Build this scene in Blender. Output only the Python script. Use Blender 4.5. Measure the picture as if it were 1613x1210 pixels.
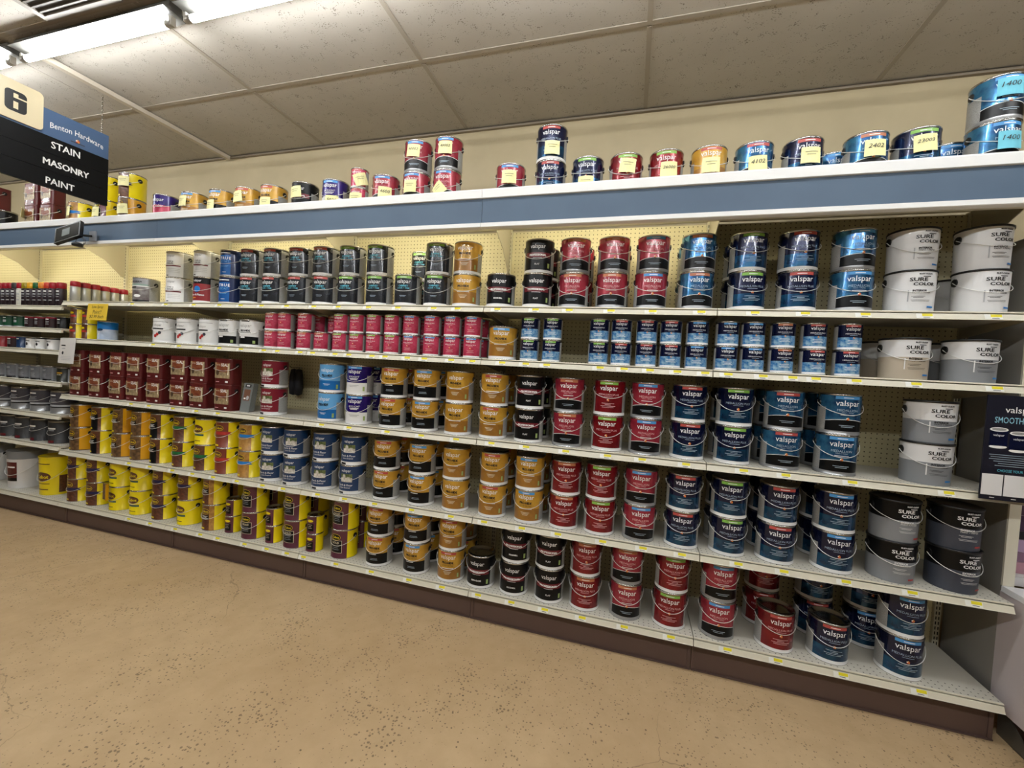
import bpy, math, random
from mathutils import Matrix, Vector

# ---------------------------------------------------------------- clear
for o in list(bpy.data.objects):
    bpy.data.objects.remove(o, do_unlink=True)
scene = bpy.context.scene
COL = scene.collection
random.seed(7)
PI = math.pi

# ---------------------------------------------------------------- camera
cam_d = bpy.data.cameras.new('camera')
cam = bpy.data.objects.new('camera', cam_d)
COL.objects.link(cam)
cam_d.sensor_fit = 'HORIZONTAL'
cam_d.sensor_width = 36.0
cam_d.lens = 651.159 / 1613.0 * 36.0
cam_d.clip_start = 0.02
cr = Vector((0.959124, 0.277276, 0.056558))
cu = Vector((-0.063362, 0.015636, 0.997868))
cf = Vector((-0.2758, 0.960663, -0.032566))
mw = Matrix.Identity(4)
for i in range(3):
    mw[i][0] = cr[i]; mw[i][1] = cu[i]; mw[i][2] = -cf[i]
mw[0][3], mw[1][3], mw[2][3] = 4.4912, -2.2406, 1.487
cam.matrix_world = mw
scene.camera = cam

# ---------------------------------------------------------------- world and exposure
wd = bpy.data.worlds.new('world'); scene.world = wd
wd.use_nodes = True
wd.node_tree.nodes['Background'].inputs[0].default_value = (1.0, 0.95, 0.86, 1)
wd.node_tree.nodes['Background'].inputs[1].default_value = 0.0
vs = scene.view_settings
vs.view_transform = 'Standard'; vs.look = 'None'; vs.gamma = 1.0
vs.use_curve_mapping = False
vs.exposure = 0.42
TUBE_STRENGTH = 42.0       # ceiling fluorescent tubes (built with their fixtures below)
TUBE_COLOR = (0.96, 0.985, 1.0)
CANOPY_STRENGTH = 30.0      # tubes tucked behind the canopy fascia

# ---------------------------------------------------------------- materials
def lin(h):
    h = h.lstrip('#')
    c = [int(h[i:i+2], 16) / 255 for i in (0, 2, 4)]
    return [x / 12.92 if x <= 0.04045 else ((x + 0.055) / 1.055) ** 2.4 for x in c] + [1.0]

MATS = {}
def M(name, hexc='#808080', rough=0.5, metal=0.0, coat=0.0, emit=0.0, spec=0.5, emitc=None):
    if name in MATS:
        return MATS[name]
    m = bpy.data.materials.new(name); m.use_nodes = True
    b = m.node_tree.nodes['Principled BSDF']
    b.inputs['Base Color'].default_value = lin(hexc)
    b.inputs['Roughness'].default_value = rough
    b.inputs['Metallic'].default_value = metal
    b.inputs['Coat Weight'].default_value = coat
    b.inputs['Specular IOR Level'].default_value = spec
    if emit:
        b.inputs['Emission Color'].default_value = (emitc or (1, 1, 1)) + (1,)
        b.inputs['Emission Strength'].default_value = emit
    m.diffuse_color = lin(hexc)
    MATS[name] = m
    return m

def nodes_of(m):
    nt = m.node_tree
    return nt, nt.nodes, nt.links, nt.nodes['Principled BSDF']

def mixrgb(nt, fac, a, b):
    n = nt.nodes.new('ShaderNodeMix'); n.data_type = 'RGBA'
    for sock, v in ((n.inputs[0], fac), (n.inputs[6], a), (n.inputs[7], b)):
        if hasattr(v, 'is_output'):
            nt.links.new(v, sock)
        else:
            sock.default_value = v
    return n.outputs[2]

def mth(nt, op, a, b=None, c=None):
    n = nt.nodes.new('ShaderNodeMath'); n.operation = op
    for i, v in enumerate((a, b, c)):
        if v is None:
            continue
        if hasattr(v, 'is_output'):
            nt.links.new(v, n.inputs[i])
        else:
            n.inputs[i].default_value = v
    return n.outputs[0]

def objco(nt):
    return nt.nodes.new('ShaderNodeTexCoord').outputs['Object']

def noise(nt, vec, scale, detail=4, rough=0.55):
    n = nt.nodes.new('ShaderNodeTexNoise'); nt.links.new(vec, n.inputs['Vector'])
    n.inputs['Scale'].default_value = scale; n.inputs['Detail'].default_value = detail
    n.inputs['Roughness'].default_value = rough
    return n.outputs['Fac']

def ramp(nt, fac, p0, p1):
    n = nt.nodes.new('ShaderNodeMapRange'); nt.links.new(fac, n.inputs[0])
    n.inputs[1].default_value = p0; n.inputs[2].default_value = p1
    return n.outputs[0]

def mottle(name, c0, c1, scale, rough=0.4, metal=0.0, lo=0.35, hi=0.65, coat=0.0):
    m = M(name, c0, rough, metal, coat)
    nt, N, L, b = nodes_of(m)
    f = ramp(nt, noise(nt, objco(nt), scale), lo, hi)
    L.new(mixrgb(nt, f, lin(c0), lin(c1)), b.inputs['Base Color'])
    return m

def perforated(name, base, hole, pitch, rad, axes='xz', band=None, rough=0.55):
    """a sheet punched with small holes on a square pitch"""
    m = M(name, base, rough)
    nt, N, L, b = nodes_of(m)
    sx = N.new('ShaderNodeSeparateXYZ'); L.new(objco(nt), sx.inputs[0])
    ix = {'x': 0, 'y': 1, 'z': 2}
    ca = sx.outputs[ix[axes[0]]]; cb = sx.outputs[ix[axes[1]]]
    def cell(v):
        return mth(nt, 'SUBTRACT', mth(nt, 'FRACT', mth(nt, 'MULTIPLY', v, 1 / pitch)), 0.5)
    a2, b2 = cell(ca), cell(cb)
    d = mth(nt, 'SQRT', mth(nt, 'ADD', mth(nt, 'MULTIPLY', a2, a2), mth(nt, 'MULTIPLY', b2, b2)))
    f = mth(nt, 'LESS_THAN', d, rad)
    if band:
        f = mth(nt, 'MULTIPLY', f, mth(nt, 'GREATER_THAN', cb, band[0]))
        f = mth(nt, 'MULTIPLY', f, mth(nt, 'LESS_THAN', cb, band[1]))
    g = ramp(nt, noise(nt, objco(nt), 3.0), 0.3, 0.7)
    bc = lin(base); bc2 = [x * 0.93 for x in bc[:3]] + [1]
    L.new(mixrgb(nt, f, mixrgb(nt, g, bc, bc2), lin(hole)), b.inputs['Base Color'])
    return m

# ---------------------------------------------------------------- mesh building
class MB:
    def __init__(s):
        s.v = []; s.f = []; s.m = []; s.sm = []; s.mats = []
    def mi(s, mat):
        if mat not in s.mats:
            s.mats.append(mat)
        return s.mats.index(mat)
    def face(s, idx, mat, smooth=False):
        s.f.append(tuple(idx)); s.m.append(s.mi(mat)); s.sm.append(smooth)
    def add(s, pts, faces, mat, smooth=False):
        o = len(s.v); s.v += [tuple(p) for p in pts]
        for f in faces:
            s.face([o + i for i in f], mat, smooth)
    def box(s, x0, x1, y0, y1, z0, z1, mat):
        p = [(x, y, z) for x in (x0, x1) for y in (y0, y1) for z in (z0, z1)]
        s.add(p, [(0, 1, 3, 2), (4, 6, 7, 5), (0, 4, 5, 1), (2, 3, 7, 6), (0, 2, 6, 4), (1, 5, 7, 3)], mat)
    def prism_x(s, prof, x0, x1, mat):
        """closed (y,z) outline extruded along x"""
        n = len(prof)
        p = [(x0, y, z) for y, z in prof] + [(x1, y, z) for y, z in prof]
        f = [(i, (i + 1) % n, n + (i + 1) % n, n + i) for i in range(n)]
        f += [tuple(range(n - 1, -1, -1)), tuple(range(n, 2 * n))]
        s.add(p, f, mat)
    def lathe(s, prof, mat, n=32, cap0=False, cap1=False, cx=0, cy=0, smooth=True, rf=None):
        o = len(s.v)
        for r, z in prof:
            for i in range(n):
                a = 2 * PI * i / n
                q = rf(a) if rf else 1.0
                s.v.append((cx + r * q * math.sin(a), cy - r * q * math.cos(a), z))
        for k in range(len(prof) - 1):
            for i in range(n):
                j = (i + 1) % n
                s.face((o + k * n + i, o + k * n + j, o + (k + 1) * n + j, o + (k + 1) * n + i), mat, smooth)
        if cap0:
            s.face([o + i for i in range(n - 1, -1, -1)], mat)
        if cap1:
            t = o + (len(prof) - 1) * n
            s.face([t + i for i in range(n)], mat)
    def tube(s, pts, rad, mat, n=6, smooth=True):
        o = len(s.v); pts = [Vector(p) for p in pts]
        for k, p in enumerate(pts):
            t = (pts[min(k + 1, len(pts) - 1)] - pts[max(k - 1, 0)]).normalized()
            up = Vector((0, 0, 1)) if abs(t.z) < 0.9 else Vector((1, 0, 0))
            a = t.cross(up).normalized(); b = t.cross(a)
            for i in range(n):
                c = 2 * PI * i / n
                s.v.append(tuple(p + rad * (math.cos(c) * a + math.sin(c) * b)))
        for k in range(len(pts) - 1):
            for i in range(n):
                j = (i + 1) % n
                s.face((o + k * n + i, o + k * n + j, o + (k + 1) * n + j, o + (k + 1) * n + i), mat, smooth)
        s.face([o + i for i in range(n)], mat); t = o + (len(pts) - 1) * n
        s.face([t + i for i in range(n - 1, -1, -1)], mat)
    def mesh(s, name):
        me = bpy.data.meshes.new(name)
        me.from_pydata(s.v, [], s.f)
        for mt in s.mats:
            me.materials.append(mt)
        me.polygons.foreach_set('material_index', s.m)
        me.polygons.foreach_set('use_smooth', s.sm)
        me.update()
        return me

def link(name, me, parent=None, loc=(0, 0, 0), rz=0.0):
    o = bpy.data.objects.new(name, me); COL.objects.link(o)
    o.location = loc; o.rotation_euler = (0, 0, rz)
    if parent is not None:
        o.parent = parent
    return o
def build(mb, name, parent=None, loc=(0, 0, 0), rz=0.0):
    return link(name, mb.mesh(name), parent, loc, rz)
def tag(o, label=None, cat=None, group=None, kind=None):
    if label: o['label'] = label
    if cat: o['category'] = cat
    if group: o['group'] = group
    if kind: o['kind'] = kind
    return o
def thing(name, label, cat, loc=(0, 0, 0), rz=0.0, group=None):
    return tag(link(name, None, None, loc, rz), label, cat, group)
def struct(mb, name, parent=None):
    o = build(mb, name, parent)
    if parent is None:
        o['kind'] = 'structure'
    return o

# flat lettering outlines, cached: list of (x, z) verts with unit width, faces
TXT = {}
def text_flat(body, bold=0.0, shear=0.0, space=1.0):
    key = (body, bold, shear, space)
    if key in TXT:
        return TXT[key]
    cu_ = bpy.data.curves.new('lettering', 'FONT')
    cu_.body = body; cu_.size = 1.0; cu_.align_x = 'CENTER'; cu_.resolution_u = 2
    cu_.offset = bold; cu_.shear = shear; cu_.space_character = space
    o = bpy.data.objects.new('lettering', cu_); COL.objects.link(o)
    bpy.context.view_layer.update()
    dg = bpy.context.evaluated_depsgraph_get()
    me = bpy.data.meshes.new_from_object(o.evaluated_get(dg))
    vs_ = [(v.co.x, v.co.y) for v in me.vertices]
    fs = [tuple(p.vertices) for p in me.polygons]
    bpy.data.objects.remove(o, do_unlink=True); bpy.data.curves.remove(cu_); bpy.data.meshes.remove(me)
    x0 = min(v[0] for v in vs_); x1 = max(v[0] for v in vs_)
    z0 = min(v[1] for v in vs_); z1 = max(v[1] for v in vs_)
    w = x1 - x0
    TXT[key] = ([((x - (x0 + x1) / 2) / w, (z - (z0 + z1) / 2) / w) for x, z in vs_], fs)
    return TXT[key]

def print_items(mb, items, wrap, k0=0):
    """printed matter laid on a surface; wrap(x, z, off) -> 3d point"""
    for k, it in enumerate(items):
        off = 0.0005 + 0.00014 * (k + k0)
        kd = it[0]
        if kd == 't':
            _, body, mat, x, z, w = it[:6]
            op = it[6] if len(it) > 6 else {}
            vv, ff = text_flat(body, op.get('bold', 0.0), op.get('shear', 0.0), op.get('space', 1.0))
            hs = op.get('hs', 1.0)
            fat = op.get('fat', 0.0) * w
            for q_, (dx, dz) in enumerate(((0, 0),) if not fat else ((-fat, 0), (fat, 0), (0, fat * 0.6), (0, -fat * 0.6))):
                mb.add([wrap(x + dx + a * w, z + dz + b * w * hs + op.get('arc', 0) * (a * a), off + 0.00003 * q_) for a, b in vv], ff, mat)
        elif kd == 'b':
            _, mat, x, z, w, h = it
            n = max(1, int(abs(w) / 0.008))
            p = []
            for i in range(n + 1):
                xx = x - w / 2 + w * i / n
                p += [wrap(xx, z - h / 2, off), wrap(xx, z + h / 2, off)]
            mb.add(p, [(2 * i, 2 * i + 2, 2 * i + 3, 2 * i + 1) for i in range(n)], mat, True)
        elif kd == 'e':
            _, mat, x, z, w, h = it
            rows = 14
            p = []
            for i in range(rows + 1):
                t = -1 + 2 * i / rows
                hw = math.sqrt(max(0.0, 1 - t * t)) * h / 2
                xx = x + t * w / 2
                p += [wrap(xx, z - hw, off), wrap(xx, z + hw, off)]
            mb.add(p, [(2 * i, 2 * i + 2, 2 * i + 3, 2 * i + 1) for i in range(rows)], mat, True)
        elif kd == 'p':
            _, mat, pts = it
            mb.add([wrap(a, b, off) for a, b in pts], [tuple(range(len(pts)))], mat)

# ---------------------------------------------------------------- can kinds
W_ = M('print_white', '#f2f2f0', 0.45)
K_ = M('print_black', '#101012', 0.45)
STEEL = M('steel_lid', '#b9b9b6', 0.16, 1.0)
WIRE = M('bail_wire', '#e6e6e2', 0.3, 0.35)
EAR = M('black_plastic', '#0d0d0e', 0.4)
BASEW = M('can_white', '#e4e4e2', 0.35, 0.0, 0.3)
BASEG = M('can_silver', '#a9abad', 0.3, 0.6)
SIDE = mottle('fine_print_panel', '#a3a3a0', '#8d8d8a', 260, 0.4, 0.0)
SIDEY = mottle('fine_print_yellow', '#e2cc0e', '#c9b410', 240, 0.4, 0.0, 0.5, 0.75)
GOLD = mottle('label_gold', '#cfa038', '#b98a2c', 14, 0.3, 0.15, coat=0.3)
GOLDL = mottle('label_gold_brown', '#a9782e', '#946526', 14, 0.3, 0.15, coat=0.3)
BLK = M('label_black', '#0b0c0e', 0.3, 0.0, 0.0, 0.0, 0.25)
RED = mottle('label_red', '#8c161f', '#6d1019', 12, 0.24, 0.35, coat=0.3)
REDM = mottle('label_crimson', '#a53342', '#882434', 12, 0.24, 0.2, coat=0.3)
NAVY = mottle('label_navy', '#0d1741', '#0b1230', 12, 0.2, 0.4, coat=0.4)
TEAL = mottle('label_teal', '#1a5678', '#10335a', 18, 0.22, 0.6, coat=0.4)
BLUE = mottle('label_blue_foil', '#1f4a7c', '#4488b0', 22, 0.2, 0.6, coat=0.4)
QBLUE = mottle('label_lightblue_foil', '#2a7cc0', '#b4dcf2', 55, 0.22, 0.4, coat=0.4)
QRED = mottle('label_rose_foil', '#cc4a67', '#a52e48', 20, 0.26, 0.1, coat=0.3)
CAB = mottle('label_charcoal', '#2b2f36', '#1b1d22', 12, 0.22, 0.2, coat=0.4)
TXTTEAL = M('print_teal', '#58b7cc', 0.4)
TXTPINK = M('print_rose', '#dba7ab', 0.4)
TXTGREY = M('print_grey', '#9fb0bd', 0.4)
OLIVE = M('print_olive', '#6d5a0c', 0.45)
MAROON = M('label_maroon_band', '#6a1420', 0.3)
SKYB = M('label_sky', '#69aee4', 0.28, 0.1, 0.3)
MIDB = M('label_midblue', '#1268ae', 0.28, 0.1, 0.3)
PURP = mottle('label_purple', '#2a1472', '#1b0d52', 9, 0.24, 0.2, coat=0.4)
PNAVY = M('label_porch_navy', '#153761', 0.3, 0.1, 0.3)
PMAR = M('label_porch_maroon', '#7c1428', 0.3, 0.1, 0.3)
YEL = M('label_yellow', '#ecd50c', 0.3, 0.0, 0.3)
ORY = M('label_amber', '#dca012', 0.3, 0.0, 0.3)
BRN = mottle('label_wood_brown', '#6b4029', '#4a2a1c', 60, 0.32, 0.0, coat=0.3)
DBRN = mottle('label_deck_dark', '#46301f', '#7a5c3c', 45, 0.32, 0.0, coat=0.3)
PLUM = M('label_plum', '#5b2a38', 0.3, 0.1, 0.3)
RUST = M('label_rust', '#7a3a2a', 0.3, 0.1, 0.3)
TANW = mottle('label_tan_wood', '#b98a45', '#9a6d33', 40, 0.35)
WSEAL = M('label_dark_red', '#5a1a1a', 0.32, 0.05, 0.3)
DECK = mottle('photo_deck', '#b09c78', '#857457', 55, 0.4)
DECKR = mottle('photo_house', '#6d2716', '#8f5a35', 50, 0.4)
PHG = mottle('photo_garden', '#3e4a1e', '#7d8a55', 60, 0.4)
PHP = mottle('photo_porch', '#e2ddd4', '#a8a294', 70, 0.4)
CREAMP = M('print_cream', '#e8e0c4', 0.45)
LGREY = M('label_lightgrey', '#a9acb0', 0.4)
MGREY = M('label_midgrey', '#85888c', 0.4)
BEIGE = M('label_beige', '#b7ab98', 0.4)
SLATE = M('label_slate', '#3c414d', 0.4)
PWHITE = M('pail_white', '#dcdcdc', 0.35, 0.0, 0.1)
CHAR = M('label_dark_charcoal', '#2c2d2f', 0.45)
RIB = M('pail_graphite', '#4a4850', 0.3, 0.2)
GREENR = M('ribbon_green', '#0f6a3a', 0.4); REDR = M('ribbon_red', '#b3302c', 0.4)
BLUER = M('ribbon_blue', '#1478c4', 0.4); NAVR = M('ribbon_navy', '#171a4c', 0.4)
TABC = {'r': M('tab_red', '#b44a42', 0.4), 'g': M('tab_green', '#7fb54a', 0.4),
        'b': M('tab_blue', '#4a94cf', 0.4), 'o': M('tab_orange', '#b9714a', 0.4)}
EMB = [M('emblem_red', '#c8402c', 0.4), M('emblem_orange', '#e09a3c', 0.4), M('emblem_white', '#f1ede2', 0.4)]
LEAF = M('print_leafgreen', '#9db36a', 0.4)
PINKW = M('small_green', '#0d4a2e', 0.4)

def emblem(x, z, s):
    out = []
    for k in range(5):
        a = 2 * PI * k / 5 + 0.3
        cx, cz = x + s * 0.55 * math.cos(a), z + s * 0.55 * math.sin(a)
        out.append(('p', EMB[k % 3], [(cx + s * 0.45 * math.cos(b), cz + s * 0.45 * math.sin(b)) for b in [2 * PI * i / 6 for i in range(6)]]))
    return [('@', 'emblem', out)]
def V(z, w=0.09, m=None, x=0.0):
    return ('t', 'valspar', m or W_, x, z, w * 1.06, {'bold': 0.0, 'hs': 1.08})
def bars(z, ws, m, h=0.0022, dz=0.007, x=0.0):
    return [('b', m, x, z - dz * i, w, h) for i, w in enumerate(ws)]
def ribbon(m, z, w=0.112, h=0.021, x=0.026):
    e = x + w / 2
    return [('@', 'ribbon', [('b', m, x - 0.004, z, w - 0.008, h), ('p', m, [(e - 0.0085, z), (e - 0.0085, z - h / 2), (e + 0.004, z - h / 2)]), ('p', m, [(e - 0.0085, z + h / 2), (e - 0.0085, z), (e + 0.004, z + h / 2)])])]
def cabot_logo(z, w=0.06, oval=BRN, txt=YEL):
    return [('@', 'logo', [('e', txt, 0.0, z, w * 1.06, w * 0.62), ('e', oval, 0.0, z, w, w * 0.56), ('t', 'Cabot', txt, 0.0, z, w * 0.74, {'fat': 0.012})])]

D = math.radians
SIDES = [(D(62), D(120), 0.018, 0.125, SIDE), (-D(120), -D(62), 0.018, 0.125, SIDE)]
SIDEF = [(D(60), D(128), 0.0, 0.178, SIDE), (-D(128), -D(60), 0.0, 0.178, SIDE)]
MEDP = lambda tm: [V(0.144), ('t', 'MEDALLION PLUS', tm, 0, 0.113, 0.112, {}), ('b', tm, 0, 0.102, 0.045, 0.0018)] + emblem(0, 0.084, 0.007) + bars(0.066, [0.066, 0.03, 0.078, 0.06], tm)
MED = lambda tm: [V(0.144), ('t', 'MEDALLION', tm, 0, 0.115, 0.082, {}), ('t', 'PAINT + PRIMER', tm, 0, 0.104, 0.048, {})] + bars(0.093, [0.055], W_) + emblem(0, 0.076, 0.007) + bars(0.045, [0.062, 0.045], TXTGREY)
PROF = lambda fin, fw: [V(0.144, 0.082), ('b', MAROON, 0, 0.099, 0.15, 0.028), ('t', 'PROFESSIONAL', W_, 0, 0.099, 0.098, {'fat': 0.009}), ('b', W_, 0, 0.083, 0.05, 0.0018), ('t', fin, W_, 0, 0.048, fw, {'fat': 0.01}), ('b', LEAF, 0.066, 0.042, 0.012, 0.026)]
GOLDT = [V(0.148), ('t', 'PRO-HIDE', K_, 0, 0.118, 0.07, {'fat': 0.013, 'hs': 1.15}), ('t', 'GOLD ULTRA', OLIVE, 0, 0.101, 0.07, {'bold': 0.0090})]
PORCH = lambda: [V(0.153, 0.062, W_, 0.004), ('@', 'porch_picture', [('b', PHG, 0.006, 0.108, 0.08, 0.052), ('b', PHP, 0.006, 0.096, 0.08, 0.028), ('e', PHP, -0.008, 0.112, 0.022, 0.04), ('e', PHP, 0.022, 0.106, 0.03, 0.02)]), ('t', 'Porch & Floor', W_, 0, 0.062, 0.1, {'bold': 0.0090}), ('t', 'Latex Enamel', W_, 0, 0.046, 0.07, {}), ('b', K_, -0.03, 0.012, 0.04, 0.012)]
def SURE(kind, tm, sub, bar_):
    return [('t', 'RUST-OLEUM', tm, 0.022, 0.166, 0.05, {'fat': 0.009}), ('b', tm, 0.026, 0.155, 0.03, 0.003), ('t', 'SURE', tm, -0.002, 0.1425, 0.062, {'fat': 0.012, 'hs': 0.78}), ('t', 'COLOR', tm, 0.02, 0.122, 0.08, {'fat': 0.012, 'hs': 0.78}),
            ('t', kind, tm, 0.004, 0.093, 0.05, {'fat': 0.01}), ('t', 'PAINT + PRIMER', tm, 0.012, 0.084, 0.066, {})] + bars(0.068, [0.05, 0.036], tm, 0.0014, 0.005) + bars(0.052, [0.07, 0.064], tm, 0.0012, 0.005, 0.01) + [('b', bar_, 0.05, 0.022, 0.03, 0.007), ('b', sub, -0.035, 0.07, 0.004, 0.05)]
def CAB_(rib, oval=BRN, dark=None):
    it = list(cabot_logo(0.142, 0.066, oval))
    if dark:
        it.append(('b', dark, 0, 0.1, 0.06, 0.03)); it += bars(0.107, [0.045, 0.03, 0.05], W_, 0.003, 0.008)
    if rib:
        it += ribbon(rib, 0.106) + [('b', W_, -0.012, 0.107, 0.045, 0.006)]
    it += [('b', YEL, -0.02, 0.018, 0.04, 0.012)]
    return it

SIZES = dict(g=(0.083, 0.19), q=(0.0535, 0.122), s=(0.090, 0.187), w=(0.079, 0.185), h=(0.045, 0.1), m=(0.062, 0.15), p=(0.125, 0.33), y=(0.115, 0.33))
def front(m, lo=0.0, hi=0.178, a=45):
    return [(-D(a), D(a), lo, hi, m)]
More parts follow.
